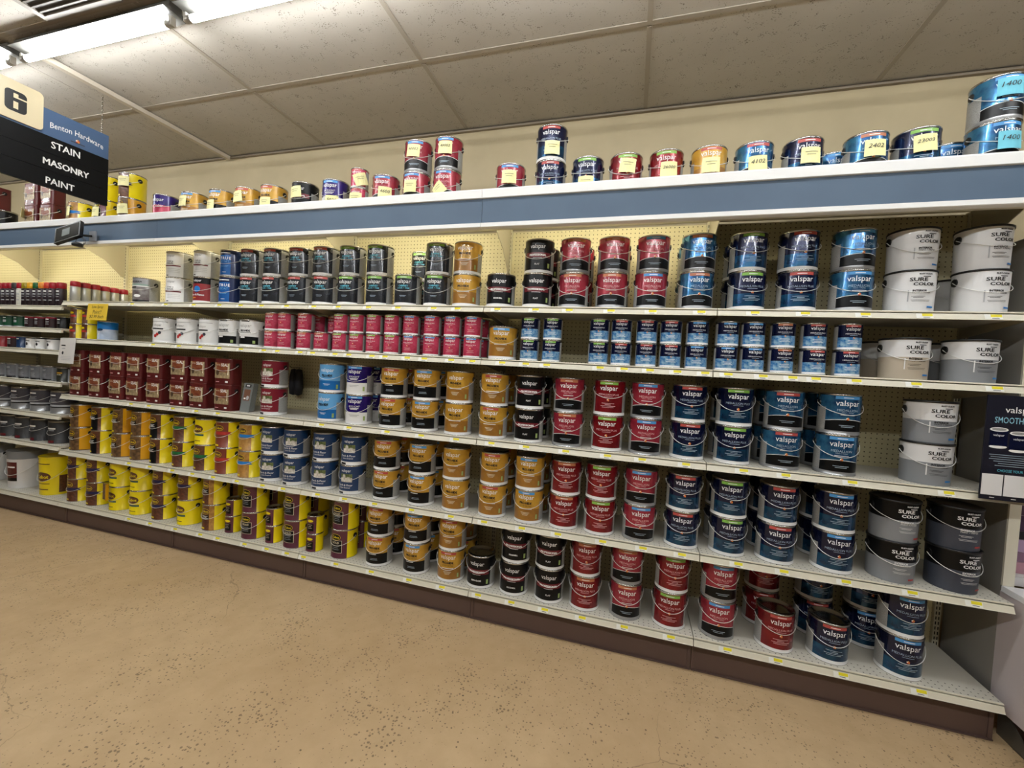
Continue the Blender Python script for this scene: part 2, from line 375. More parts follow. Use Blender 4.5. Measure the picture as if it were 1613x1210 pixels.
# kind: size, bands [(z_top, material)], wave, panels, print, description, category
KINDS = {
 'goldblack': ('g', [(0.018, BASEW), (0.084, BLK), (0.182, GOLD)], None, SIDES, GOLDT + [('b', W_, -0.01, 0.078, 0.05, 0.003)] + bars(0.05, [0.045, 0.05], TXTGREY), 'gold and black gallon paint can'),
 'gold': ('g', [(0.018, BASEW), (0.086, GOLDL), (0.182, GOLD)], None, SIDES, GOLDT + [('b', W_, 0, 0.085, 0.075, 0.0035)] + bars(0.064, [0.05, 0.04, 0.03], CREAMP) + [('b', LEAF, 0.066, 0.042, 0.01, 0.026)], 'all gold gallon paint can'),
 'pro_flat': ('g', [(0.018, BASEW), (0.182, BLK)], None, SIDES, PROF('FLAT', 0.026), 'black gallon can reading FLAT'),
 'pro_egg': ('g', [(0.018, BASEW), (0.182, BLK)], None, SIDES, PROF('EGGSHELL', 0.05), 'black gallon can reading EGGSHELL'),
 'pro_semi': ('g', [(0.018, BASEW), (0.182, BLK)], None, SIDES, PROF('SEMI-GLOSS', 0.06), 'black gallon can reading SEMI-GLOSS'),
 'red': ('g', [(0.018, BASEW), (0.182, RED)], None, SIDES, MEDP(TXTPINK), 'all red gallon paint can'),
 'redmed': ('g', [(0.018, BASEG), (0.066, BLK), (0.0685, BASEW), (0.182, REDM)], (0.066, 0.0685), SIDES, MED(TXTPINK), 'red gallon can with black lower band'),
 'navy': ('g', [(0.018, BASEW), (0.078, TEAL), (0.182, NAVY)], None, SIDES, MEDP(TXTGREY), 'navy gallon paint can'),
 'bluemed': ('g', [(0.018, BASEG), (0.066, BLK), (0.0685, BASEW), (0.182, BLUE)], (0.066, 0.0685), SIDES, MED(TXTGREY), 'marbled blue gallon can with black band'),
 'cabinet': ('g', [(0.018, BASEW), (0.182, CAB)], None, SIDEF, [V(0.144, 0.085), ('t', 'CABINET', TXTTEAL, 0, 0.12, 0.06, {'fat': 0.008}), ('t', 'DOOR + TRIM', TXTTEAL, 0, 0.106, 0.075, {'bold': 0.0090})] + bars(0.06, [0.04, 0.03], TXTGREY), 'charcoal gallon can with teal lettering'),
 'skyblue': ('g', [(0.018, BASEW), (0.078, MIDB), (0.182, SKYB)], None, SIDES, [V(0.144, 0.085), ('t', 'PRO-HIDE', K_, 0, 0.112, 0.07, {'fat': 0.013, 'hs': 1.15}), ('b', K_, 0, 0.102, 0.06, 0.003)] + bars(0.056, [0.045, 0.03], W_) + [('b', LEAF, 0.066, 0.04, 0.012, 0.028)], 'sky blue gallon can'),
 'skylight': ('g', [(0.078, BASEW), (0.182, PURP)], None, SIDES, [V(0.146, 0.088), ('t', 'SKYLIGHT', W_, 0, 0.115, 0.075, {'shear': 0.2})] + bars(0.103, [0.06, 0.045], W_, 0.003) + bars(0.06, [0.07, 0.05], SIDE) + [('b', LEAF, 0.066, 0.04, 0.012, 0.028)], 'purple and white gallon can'),
 'porchnavy': ('g', [(0.024, BASEW), (0.182, PNAVY)], None, SIDES, PORCH(), 'navy floor paint can with porch picture'),
 'porchmaroon': ('g', [(0.024, BASEW), (0.182, PMAR)], None, SIDES, PORCH(), 'maroon floor paint can with porch picture'),
 'purplered': ('g', [(0.05, REDM), (0.11, QRED), (0.182, PURP)], None, SIDES, [V(0.146, 0.088), ('t', 'Color', W_, 0.01, 0.105, 0.07, {'shear': 0.2})], 'purple to red gallon can'),
 'silverblack': ('g', [(0.02, BASEG), (0.178, BASEG)], None, [(D(40), D(180), 0.02, 0.178, BLK)], [('b', K_, 0, 0.12, 0.08, 0.02)], 'silver and black gallon can'),
 'primer': ('g', [(0.182, BASEW)], None, SIDEF, [V(0.155, 0.06, SIDE), ('t', 'STAIN &', K_, 0.0, 0.115, 0.05, {'bold': 0.0090}), ('t', 'SEALER', K_, 0.0, 0.1, 0.05, {'bold': 0.0090}), ('b', MAROON, 0.01, 0.084, 0.12, 0.009)] + bars(0.06, [0.09, 0.09, 0.09], SIDE, 0.0014, 0.012, 0.02) + [('b', K_, -0.02, 0.012, 0.02, 0.006)], 'white primer gallon can with maroon stripe'),
 'barn': ('g', [(0.018, BASEW), (0.14, M('label_barn_red', '#8c1f24', 0.35)), (0.182, BLK)], None, SIDEF, [V(0.16, 0.06), ('e', BLUER, 0.0, 0.1, 0.05, 0.045), ('t', 'Barn & Fence', W_, 0, 0.06, 0.1, {'fat': 0.008}), ('b', EMB[1], -0.02, 0.038, 0.03, 0.007)], 'black topped red fence paint can'),
 'trueblue': ('g', [(0.012, BASEG), (0.182, M('label_deep_navy', '#10234f', 0.25, 0.2, 0.4))], None, [(-D(56), D(30), 0.012, 0.15, M('label_true_blue', '#1d62ae', 0.25, 0.2, 0.4))], [('b', W_, 0, 0.165, 0.08, 0.006), ('t', 'TRUE', W_, 0.005, 0.128, 0.08, {'fat': 0.008, 'space': 1.3}), ('t', 'COAT', SKYB, 0.005, 0.104, 0.06, {}), ('b', W_, 0, 0.03, 0.03, 0.003)] + bars(0.075, [0.06, 0.05], SKYB), 'two-tone blue gallon can'),
 'stone': ('g', [(0.02, BLK), (0.12, mottle('photo_stones', '#8d8a88', '#5d5052', 22, 0.4)), (0.14, BASEW), (0.182, BASEG)], None, SIDEF, [('t', 'RUST-OLEUM', K_, 0, 0.158, 0.08, {'fat': 0.009}), ('b', M('label_sage', '#8ea79a', 0.4), 0, 0.135, 0.17, 0.012), ('e', W_, 0.01, 0.05, 0.05, 0.022), ('b', K_, -0.02, 0.115, 0.05, 0.012)], 'silver gallon can with stone picture'),
 'bluewhite': ('m', [(0.085, mottle('label_ice', '#c9d2de', '#9fb0c8', 10, 0.35)), (0.142, BLUER)], None, [], [('e', PNAVY, 0.0, 0.08, 0.05, 0.02), ('p', W_, [(-0.02, 0.04), (-0.005, 0.04), (0.004, 0.08), (-0.008, 0.08)])], 'blue and white mid-size can'),
 'berry': ('g', [(0.182, BASEW)], None, [(D(74), D(120), 0.02, 0.085, SIDE)], [V(0.13, 0.06, SIDE), ('b', K_, 0.0, 0.105, 0.085, 0.009), ('b', SIDE, 0.0, 0.158, 0.14, 0.003), ('@', 'berries', [('e', REDR, -0.012, 0.05, 0.024, 0.024), ('e', REDR, 0.004, 0.063, 0.022, 0.022), ('e', SLATE, 0.02, 0.075, 0.022, 0.022)])], 'white gallon can with red berries'),
 'whiteblack': ('g', [(0.018, BASEW), (0.072, BLK), (0.182, BASEW)], None, SIDES, [V(0.145, 0.08, SIDE), ('t', 'PRO-HIDE', K_, 0, 0.113, 0.07, {'fat': 0.013, 'hs': 1.15}), ('b', K_, 0, 0.1, 0.08, 0.003), ('b', K_, 0, 0.178, 0.06, 0.006), ('b', W_, -0.015, 0.066, 0.035, 0.01), ('b', LEAF, 0.06, 0.035, 0.016, 0.02)], 'white gallon can with black band'),
 'cabot_dark': ('g', [(0.008, BRN), (0.182, ORY)], None, front(DBRN, 0.0, 0.182), CAB_(None, BRN, BLK), 'amber gallon stain can'),
 'cabot_black': ('g', [(0.182, YEL)], None, front(BRN, 0.0, 0.182) + [(-D(40), D(28), 0.0, 0.13, BLK)], CAB_(None, BRN, BLK), 'yellow gallon stain can with black panel'),
 'cabot_green': ('g', [(0.182, YEL)], None, front(BRN, 0.0, 0.182), CAB_(GREENR), 'yellow stain can with green ribbon'),
 'cabot_red': ('g', [(0.182, YEL)], None, front(RUST, 0.0, 0.182), CAB_(REDR), 'yellow stain can with red ribbon'),
 'cabot_blue': ('g', [(0.182, YEL)], None, front(TANW, 0.0, 0.182), CAB_(BLUER), 'yellow stain can with light blue ribbon'),
 'cabot_navy': ('g', [(0.182, YEL)], None, front(BRN, 0.0, 0.182), CAB_(NAVR), 'yellow stain can with navy ribbon'),
 'cabot_oval': ('g', [(0.182, YEL)], None, [], cabot_logo(0.118, 0.1) + [('b', M('ribbon_slate', '#31575c', 0.4), 0.008, 0.073, 0.09, 0.013), ('b', BRN, 0, 0.03, 0.06, 0.005)], 'all yellow stain can with brown oval'),
 'cabot_tan': ('g', [(0.182, YEL)], None, front(TANW, 0.0, 0.182) + [(-D(48), D(20), 0.0, 0.182, BRN)], CAB_(None, BRN, BLK), 'yellow stain can with tan wood panel'),
 'cabot_gold': ('g', [(0.182, YEL)], None, front(PLUM, 0.0, 0.182, 56), cabot_logo(0.142, 0.066, BLK) + [('b', CREAMP, 0, 0.08, 0.088, 0.082), ('b', BLK, 0, 0.08, 0.083, 0.078), ('t', 'GOLD', CREAMP, 0, 0.105, 0.05, {'bold': 0.0090})] + bars(0.085, [0.05, 0.04, 0.05], TXTGREY, 0.002, 0.012), 'plum and yellow gallon stain can'),
 'q_cabot': ('q', [(0.115, YEL)], None, [(-D(54), D(48), 0, 0.115, PLUM)], [('e', YEL, 0, 0.088, 0.044, 0.018), ('b', BLK, 0, 0.045, 0.05, 0.05)] + bars(0.062, [0.03, 0.02, 0.03], CREAMP, 0.002, 0.011), 'plum and yellow quart can'),
 'q_cabot_red': ('q', [(0.115, YEL)], None, [(-D(54), D(48), 0, 0.115, BRN)], [('e', YEL, 0, 0.088, 0.044, 0.018), ('b', REDR, 0.004, 0.062, 0.068, 0.014)], 'yellow quart can with red ribbon'),
 'q_red': ('q', [(0.012, BASEW), (0.115, QRED)], None, [(D(66), D(125), 0.0, 0.11, SIDE), (-D(125), -D(66), 0.0, 0.11, SIDE)], [V(0.094, 0.056), ('t', 'MEDALLION PLUS', W_, 0, 0.074, 0.062, {}), ('b', TXTPINK, 0, 0.066, 0.03, 0.0015)] + emblem(0, 0.054, 0.0045) + bars(0.042, [0.04, 0.03, 0.044], TXTPINK, 0.0014, 0.006), 'rose red quart can'),
 'q_blue': ('q', [(0.012, BASEW), (0.058, QBLUE), (0.115, NAVY)], None, [(D(66), D(125), 0.0, 0.11, SIDE), (-D(125), -D(66), 0.0, 0.11, SIDE)], [V(0.094, 0.056), ('t', 'MEDALLION PLUS', W_, 0, 0.074, 0.062, {}), ('b', TXTGREY, 0, 0.066, 0.03, 0.0015)] + emblem(0, 0.055, 0.004) + bars(0.042, [0.04, 0.03, 0.044], W_, 0.0014, 0.006), 'blue foil quart can'),
 'q_grey': ('q', [(0.015, BLK), (0.115, mottle('label_grey_stain', '#5a5c60', '#77797e', 9, 0.35, 0.1))], None, [(D(60), D(180), 0.0, 0.11, MGREY)], [('t', 'valspar', W_, 0, 0.09, 0.04, {})] + bars(0.055, [0.05, 0.04, 0.05], LGREY, 0.003, 0.012), 'grey quart can'),
 'q_darkgold': ('q', [(0.115, M('label_dark_olive', '#23261f', 0.35))], None, [(D(70), D(150), 0.0, 0.11, LGREY)], [('b', GOLD, 0, 0.075, 0.06, 0.012), ('b', CREAMP, 0, 0.06, 0.04, 0.004)], 'dark quart can with gold stripe'),
 's_green': ('h', [(0.012, BASEG), (0.06, PINKW), (0.094, M('label_forest', '#123524', 0.35))], None, [(D(20), D(150), 0.012, 0.08, PINKW)], [('b', W_, 0, 0.078, 0.03, 0.006), ('b', LGREY, 0, 0.05, 0.035, 0.02)], 'small dark green can'),
 's_maroon': ('h', [(0.012, BLK), (0.08, M('label_black_maroon', '#2a1216', 0.35)), (0.094, REDM)], None, [], [('b', W_, 0, 0.075, 0.032, 0.008)] + bars(0.055, [0.035, 0.03, 0.035], LGREY, 0.004, 0.011), 'small black and red can'),
 's_black': ('h', [(0.094, BLK)], None, [], [('b', W_, 0, 0.075, 0.03, 0.008)] + bars(0.055, [0.03, 0.03], LGREY, 0.004, 0.011), 'small black can'),
 's_red': ('h', [(0.094, M('label_bright_red', '#9c1c26', 0.35))], None, [], [('b', W_, 0, 0.078, 0.03, 0.007)] + bars(0.05, [0.04, 0.03], TXTPINK, 0.003, 0.01), 'small bright red can'),
 's_navy': ('h', [(0.094, PNAVY)], None, [], [('b', W_, 0, 0.078, 0.03, 0.007)], 'small navy can'),
 's_white': ('h', [(0.085, BASEW), (0.094, BLK)], None, [], [('b', K_, 0, 0.065, 0.045, 0.006), ('e', K_, 0, 0.04, 0.02, 0.026)], 'small white can'),
 'greyrib': ('g', [(0.05, BASEG), (0.06, BLK), (0.075, LGREY), (0.182, RIB)], None, [], [('b', W_, 0, 0.155, 0.06, 0.01)] + bars(0.125, [0.07, 0.05, 0.07, 0.06], LGREY, 0.003, 0.01), 'ribbed graphite gallon pail'),
 'charcoal': ('g', [(0.182, CHAR)], None, [], [('b', W_, 0, 0.128, 0.07, 0.013), ('b', LGREY, 0, 0.112, 0.05, 0.006), ('b', MAROON, 0, 0.018, 0.05, 0.02)], 'matte charcoal gallon can'),
 'pailwhite': ('p', [(0.26, PWHITE), (0.32, MGREY)], None, [], [('b', WSEAL, 0.0, 0.15, 0.1, 0.17), ('b', W_, 0.0, 0.19, 0.07, 0.012), ('b', BLK, 0, 0.08, 0.1, 0.03)], 'large white bucket with red label'),
 'pailyellow': ('y', [(0.32, YEL)], None, [(D(58), D(92), 0.02, 0.17, BRN)], cabot_logo(0.16, 0.14) + [('b', BRN, 0, 0.27, 0.12, 0.008), ('b', BRN, 0, 0.1, 0.12, 0.006), ('b', BRN, 0, 0.05, 0.1, 0.008)], 'large yellow stain bucket'),
 'waterseal': ('w', [(0.176, WSEAL)], None, [], [('@', 'deck_picture', [('b', DECK, 0.0, 0.1, 0.134, 0.108), ('b', DECKR, 0.002, 0.122, 0.112, 0.066), ('p', CREAMP, [(0.045, 0.072), (0.056, 0.072), (0.056, 0.15), (0.049, 0.15), (0.049, 0.09)])]), ('t', 'WATER', CREAMP, -0.036, 0.14, 0.034, {'bold': 0.004}), ('t', 'SEAL', W_, 0.02, 0.141, 0.062, {'fat': 0.009}), ('e', M('photo_can_brown', '#4f3d2c', 0.4), -0.042, 0.085, 0.028, 0.04), ('b', W_, 0.042, 0.022, 0.024, 0.012), ('b', TXTPINK, -0.04, 0.02, 0.03, 0.005)], 'dark red square pail'),
 'sure_white': ('s', [(0.012, PWHITE), (0.178, PWHITE)], None, [], SURE('INTERIOR', K_, LGREY, BLUER), 'white interior paint pail'),
 'sure_beige': ('s', [(0.1, BEIGE), (0.178, PWHITE)], None, [], SURE('INTERIOR', K_, PWHITE, BLUER), 'beige and white paint pail'),
 'sure_grey': ('s', [(0.1, MGREY), (0.178, PWHITE)], None, [], SURE('INTERIOR', K_, PWHITE, BLUER), 'grey and white paint pail'),
 'ext_grey': ('s', [(0.1, MGREY), (0.178, BLK)], None, [], SURE('EXTERIOR', W_, MGREY, REDR), 'black and grey exterior pail'),
 'ext_navy': ('s', [(0.1, SLATE), (0.178, BLK)], None, [], SURE('EXTERIOR', W_, SLATE, REDR), 'black and slate exterior pail'),
}
PAILS = {'s': M('black_lid', '#161617', 0.4), 'w': WSEAL, 'p': MGREY, 'y': YEL}

def rsq(a):      # rounded-square outline
    n = 7.0
    return 1.0 / (abs(math.sin(a)) ** n + abs(math.cos(a)) ** n) ** (1 / n)

def make_body(kind, seg=48):
    sz, bands, wave, panels = KINDS[kind][:4]
    r, h = SIZES[sz]
    mb = MB()
    zs = sorted(set([0.0] + [b[0] for b in bands] + [p[2] for p in panels] + [p[3] for p in panels]))
    top = bands[-1][0]
    zs = [z for z in zs if z <= top]
    taper = {'s': 0.955, 'p': 0.9, 'y': 0.92}.get(sz, 1.0)
    rf = rsq if sz == 'w' else (lambda a: 1.0)
    def rad(z):
        return r * (taper + (1 - taper) * z / h)
    o = 0
    # foot bead, wall rings, shoulder
    rings = [(rad(0) + (0.001 if sz in 'gqhm' else 0), 0.0, False), (rad(0) + (0.001 if sz in 'gqhm' else 0), 0.003, False)]
    for z in zs:
        if z > 0.0035:
            rings.append((rad(z), z, True))
        elif z == 0.0:
            rings.append((rad(0.004), 0.004, True))
    n = seg
    for rr, z, wallring in rings:
        for i in range(n):
            a = 2 * PI * i / n
            aa = a if a <= PI else a - 2 * PI
            zz = z
            if wave and z in wave:
                zz = z - 0.014 + 0.019 * math.cos(aa)
            q = rf(a)
            mb.v.append((rr * q * math.sin(a), -rr * q * math.cos(a) * (0.62 if sz == 'w' else 1.0), zz))
    def pick(aa, z):
        for a0, a1, z0, z1, m in reversed(panels):
            if a0 <= aa <= a1 and z0 - 1e-6 <= z <= z1 + 1e-6:
                return m
        for zt, m in bands:
            if z < zt:
                return m
        return bands[-1][1]
    footm = STEEL if sz in 'gqhm' else bands[0][1]
    for k in range(len(rings) - 1):
        zm = (rings[k][1] + rings[k + 1][1]) / 2
        for i in range(n):
            j = (i + 1) % n
            a = 2 * PI * (i + 0.5) / n
            aa = a if a <= PI else a - 2 * PI
            m = footm if k < 1 else pick(aa, zm)
            mb.face((k * n + i, k * n + j, (k + 1) * n + j, (k + 1) * n + i), m, True)
    mb.face(list(range(n - 1, -1, -1)), footm)
    return mb.mesh('body')

def make_lid(kind, seg=40):
    sz, bands = KINDS[kind][:2]
    r, h = SIZES[sz]; zt = bands[-1][0]
    mb = MB()
    if sz in 'gqhm':
        prof = [(r, zt), (r + 0.0014, zt + 0.002), (r + 0.0018, h - 0.003), (r + 0.0008, h), (r - 0.003, h), (r - 0.0045, h - 0.004), (r - 0.009, h - 0.0045), (r - 0.0105, h - 0.009), (r * 0.45, h - 0.0085), (0.0005, h - 0.0085)]
        mb.lathe(prof, STEEL, seg)
    else:
        lm = PAILS[sz]
        prof = [(r, zt), (r + 0.003, zt), (r + 0.003, h - 0.001), (r + 0.001, h), (r - 0.006, h), (r - 0.009, h - 0.004), (0.0005, h - 0.004)]
        if sz == 'w':
            prof = [(r, zt), (r + 0.001, zt + 0.001), (r + 0.001, h - 0.001), (r - 0.002, h), (r - 0.03, h), (0.0005, h)]
        mb.lathe(prof, lm, seg, rf=rsq if sz == 'w' else None)
        if sz == 'w':
            mb.v = [(a, b * 0.62, c_) for a, b, c_ in mb.v]
    return mb.mesh('lid')

def make_handle(kind, drop, tilt=0.0):
    sz = KINDS[kind][0]
    r, h = SIZES[sz]
    ze = h * 0.76
    mb = MB(); pts = []
    R = r + 0.0045
    n = 22
    for i in range(n + 1):
        a = -PI / 2 + PI * i / n
        q = rsq(a) if sz == 'w' else 1.0
        bulge = 0.004 * (1 - abs(math.cos(a))) 
        pts.append(((R * q + bulge) * math.sin(a), -(R * q) * math.cos(a) * (0.68 if sz == 'w' else 1.0), ze - drop * abs(math.cos(a)) ** 0.92 + tilt * math.sin(a) * abs(math.cos(a))))
    mb.tube(pts, 0.0015 if sz != 'p' else 0.0025, WIRE, 5)
    return mb.mesh('handle')

def make_ear(kind):
    sz = KINDS[kind][0]
    r, h = SIZES[sz]; ze = h * 0.76
    out = []
    for s in (-1, 1):
        mb = MB(); n = 12; e = 0.0155 if sz != 's' else 0.018
        R0, R1 = r - 0.001, r + 0.0052
        p = []
        for rr, ee in ((R0, e), (R1 - 0.0015, e), (R1, e * 0.8)):
            for i in range(n):
                c = 2 * PI * i / n
                p.append((s * rr, ee * math.cos(c), ze + ee * math.sin(c)))
        f = [(k * n + i, k * n + (i + 1) % n, (k + 1) * n + (i + 1) % n, (k + 1) * n + i) for k in range(2) for i in range(n)]
        f.append(tuple(2 * n + i for i in range(n)))
        mb.add(p, f, EAR)
        out.append(mb.mesh('ear'))
    return out

def make_print(kind, items, k0=0):
    sz = KINDS[kind][0]
    r, h = SIZES[sz]
    taper = {'s': 0.955, 'p': 0.9, 'y': 0.92}.get(sz, 1.0)
    mb = MB()
    if sz == 'w':
        wrap = lambda x, z, o: (x, -(r * 0.62 + o), z)
    else:
        def wrap(x, z, o):
            rr = r * (taper + (1 - taper) * z / h)
            a = x / r
            return ((rr + o) * math.sin(a), -(rr + o) * math.cos(a), z)
    print_items(mb, items, wrap, k0)
    return mb.mesh('lettering')

def make_tab(kind, t):
    r, h = SIZES[KINDS[kind][0]]
    mb = MB(); w = 0.1 if h > 0.15 else 0.062
    zc, hh = (0.173, 0.014) if h > 0.15 else (0.1095, 0.009)
    print_items(mb, [('b', TABC[t], 0, zc, w, hh), ('b', W_, 0, zc, w * 0.4, hh * 0.22)], lambda x, z, o: ((r + o) * math.sin(x / r), -(r + o) * math.cos(x / r), z))
    return mb.mesh('colour_tab')

CACHE = {}
def parts_of(kind, tab, var):
    sz = KINDS[kind][0]
    def get(key, fn):
        if key not in CACHE:
            CACHE[key] = fn()
        return CACHE[key]
    out = [('body', get(('b', kind), lambda: make_body(kind))), ('lid', get(('l', sz, KINDS[kind][1][-1][0]), lambda: make_lid(kind))),
           ]
    its = KINDS[kind][4]
    flat = [i for i in its if i[0] != '@']
    if len(flat) <= 3 and not any(i[0] == 't' for i in flat):
        for i in range(len(flat)):
            out.append(('label_mark', get(('t', kind, i), lambda i=i: make_print(kind, [flat[i]], i))))
    elif flat:
        out.append(('lettering', get(('t', kind), lambda: make_print(kind, flat, 6))))
    for j, i in enumerate(its):
        if i[0] == '@':
            out.append((i[1], get(('@', kind, j), lambda i=i, j=j: make_print(kind, i[2], 0 if i[1].endswith('picture') else 8 + j))))
    if sz in 'gswpy':
        base = {'w': 0.05}.get(sz, 0.058)
        dr = base + (0.0, 0.012, -0.008)[var]
        tl = (0.0, 0.004, -0.004)[var]
        if sz in 'py': dr = 0.13
        out.append(('handle', get(('h', sz, var), lambda: make_handle(kind, dr, tl))))
        e = get(('e', sz), lambda: make_ear(kind))
        out += [('ear', e[0]), ('ear', e[1])]
    if tab:
        out.append(('colour_tab', get(('tab', sz, tab), lambda: make_tab(kind, tab))))
    return out

NOTE_Y = M('note_yellow', '#efe8ac', 0.7); NOTE_B = M('note_blue', '#6fc2d6', 0.7); INK = M('marker_ink', '#2b2b2b', 0.6)
def add_note(root, kind, text, col, x, z, rot=0.0, drop=0.0):
    r, h = SIZES[KINDS[kind][0]]
    mb = MB(); s = 0.037
    off = 0.008
    c, sn = math.cos(rot), math.sin(rot)
    def P(a, b, o):
        u, v = x + a * c - b * sn, z + a * sn + b * c
        ang = u / r
        return ((r + o) * math.sin(ang), -(r + o) * math.cos(ang), v)
    n = 6; p = []
    for oo in (off, off + 0.0005):
        for i in range(n + 1):
            t = -s + 2 * s * i / n
            p += [P(t, -s, oo + 0.004), P(t, s, oo)]
    m = 2 * (n + 1)
    f = [(2 * i, 2 * i + 2, 2 * i + 3, 2 * i + 1) for i in range(n)] + [(m + 2 * i, m + 2 * i + 1, m + 2 * i + 3, m + 2 * i + 2) for i in range(n)]
    mb.add(p, f, NOTE_B if col == 'b' else NOTE_Y)
    no = build(mb, 'sticky_note', root)
    no['label'] = 'pale blue sticky note' if col == 'b' else 'pale yellow sticky note'
    mi = MB()
    if text:
        print_items(mi, [('t', text, INK, 0, 0.008, 0.052, {'bold': 0.0, 'shear': 0.2})], lambda a, b, o: P(a, b, off + 0.004 + o))
    else:
        print_items(mi, bars(0.014, [0.045, 0.032], INK, 0.0018, 0.012), lambda a, b, o: P(a, b, off + 0.004 + o))
    build(mi, 'handwriting', no)

SHELFZ = {'T': 2.455, 1: 1.8483, 2: 1.5471, 3: 1.0846, 4: 0.6252, 5: 0.1934, 'La': 1.808, 'Lb': 1.622, 'Lc': 1.442, 'Ld': 1.178, 'Le': 0.907, 'L4': 0.65, 'L5': 0.1934}
WHERE = {'T': 'canopy top', 1: 'top shelf', 2: 'second shelf', 3: 'third shelf', 4: 'fourth shelf', 5: 'bottom shelf',
         'Lb': 'far left bay', 'Lc': 'far left bay', 'Ld': 'far left bay', 'Le': 'far left bay', 'L4': 'far left bay', 'L5': 'far left base'}
ORD = ['first', 'second', 'third', 'fourth', 'fifth', 'sixth', 'seventh', 'eighth', 'ninth', 'tenth', 'eleventh', 'twelfth', 'thirteenth']
PLACED = []      # (kind, tier, depth, row, x, obj)
def face_rot(x):
    return D(max(0.0, min(7.0, 7.0 - (x - 3.4) * 4.0)))
r_w = 0.079 * 0.38
def place(kind, x, y, z, row, tier, depth, tab=''):
    sz = KINDS[kind][0]
    nm = {'g': 'paint_can', 'q': 'quart_can', 's': 'paint_pail', 'w': 'square_pail', 'h': 'small_can', 'm': 'small_can', 'p': 'bucket', 'y': 'bucket'}[sz]
    rz = face_rot(x) + random.uniform(-0.1, 0.1)
    if 'cabot' in kind:
        rz -= D(9)
    if sz == 'w':
        rz = random.uniform(-0.03, 0.03)
    if sz == 'w':
        y -= r_w
    root = link(nm, None, None, (x, y, z), rz)
    for pn, me in parts_of(kind, tab, random.choice((0, 0, 1, 2))):
        link(pn, me, root)
    PLACED.append((kind, tier, depth, row, x, root))
    return root
NOTES = {}
def stock(ROWS):
    for row, items in ROWS.items():
        z = SHELFZ[row]
        for ci, (x, y, lo, up, sz, tab, ex) in enumerate(items):
            r, h = SIZES[KINDS[lo][0]]
            two = bool(up)
            a = place(lo, x, y, z, row, 'lower' if two else '', 0, tab)
            b = None
            if two:
                b = place(up, x + random.uniform(-0.004, 0.004), y + random.uniform(0.0, 0.003), z + h, row, 'upper', 0, tab)
            if ex in ('b', 'B'):
                y2 = y + 2 * r + 0.014
                place(lo, x + 0.004, y2, z, row, 'lower' if (two or ex == 'B') and sz != 's' else '', 1, tab)
                if sz == 's':
                    pass
                elif two or ex == 'B' or (row == 1 and lo == 'cabinet'):
                    place(lo, x + 0.004, y2, z + h, row, 'upper', 1, tab)
            for tier, txt, col, nx, nz, rot in NOTES.get((row, ci), []):
                add_note(b if tier == 'u' else a, up if tier == 'u' else lo, txt, col, nx, nz, rot)

def label_all():
    groups = {}
    for kind, tier, depth, row, x, o in PLACED:
        groups.setdefault((KINDS[kind][5], tier, depth, WHERE[row]), []).append((x, o, kind))
    seen = {}
    for (desc, tier, depth, where), lst in groups.items():
        lst.sort(key=lambda t: t[0])
        for i, (x, o, kind) in enumerate(lst):
            lab = (tier + ' ' if tier else '') + desc + (', back row' if depth else '') + ', ' + where
            if len(lst) > 1:
                k = len(lst)
                if i == k - 1 and k > 2:
                    lab += ', rightmost such'
                elif i == 0:
                    lab += ', leftmost such'
                else:
                    lab += ', %s such from left' % ORD[i] if i < len(ORD) else ', number %d from left' % (i + 1)
            o['label'] = lab
            o['category'] = {'paint_can': 'paint can', 'quart_can': 'paint can', 'small_can': 'paint can', 'paint_pail': 'paint pail', 'square_pail': 'pail', 'bucket': 'bucket'}[o.name.split('.')[0]]
            o['group'] = desc.replace('gallon ', '') + 's, ' + where

# ---------------------------------------------------------------- setting
S = 1.2192
CEIL = 3.1917
WALLY = 0.556
XL, XR, YF = -6.5, 10.5, -7.0

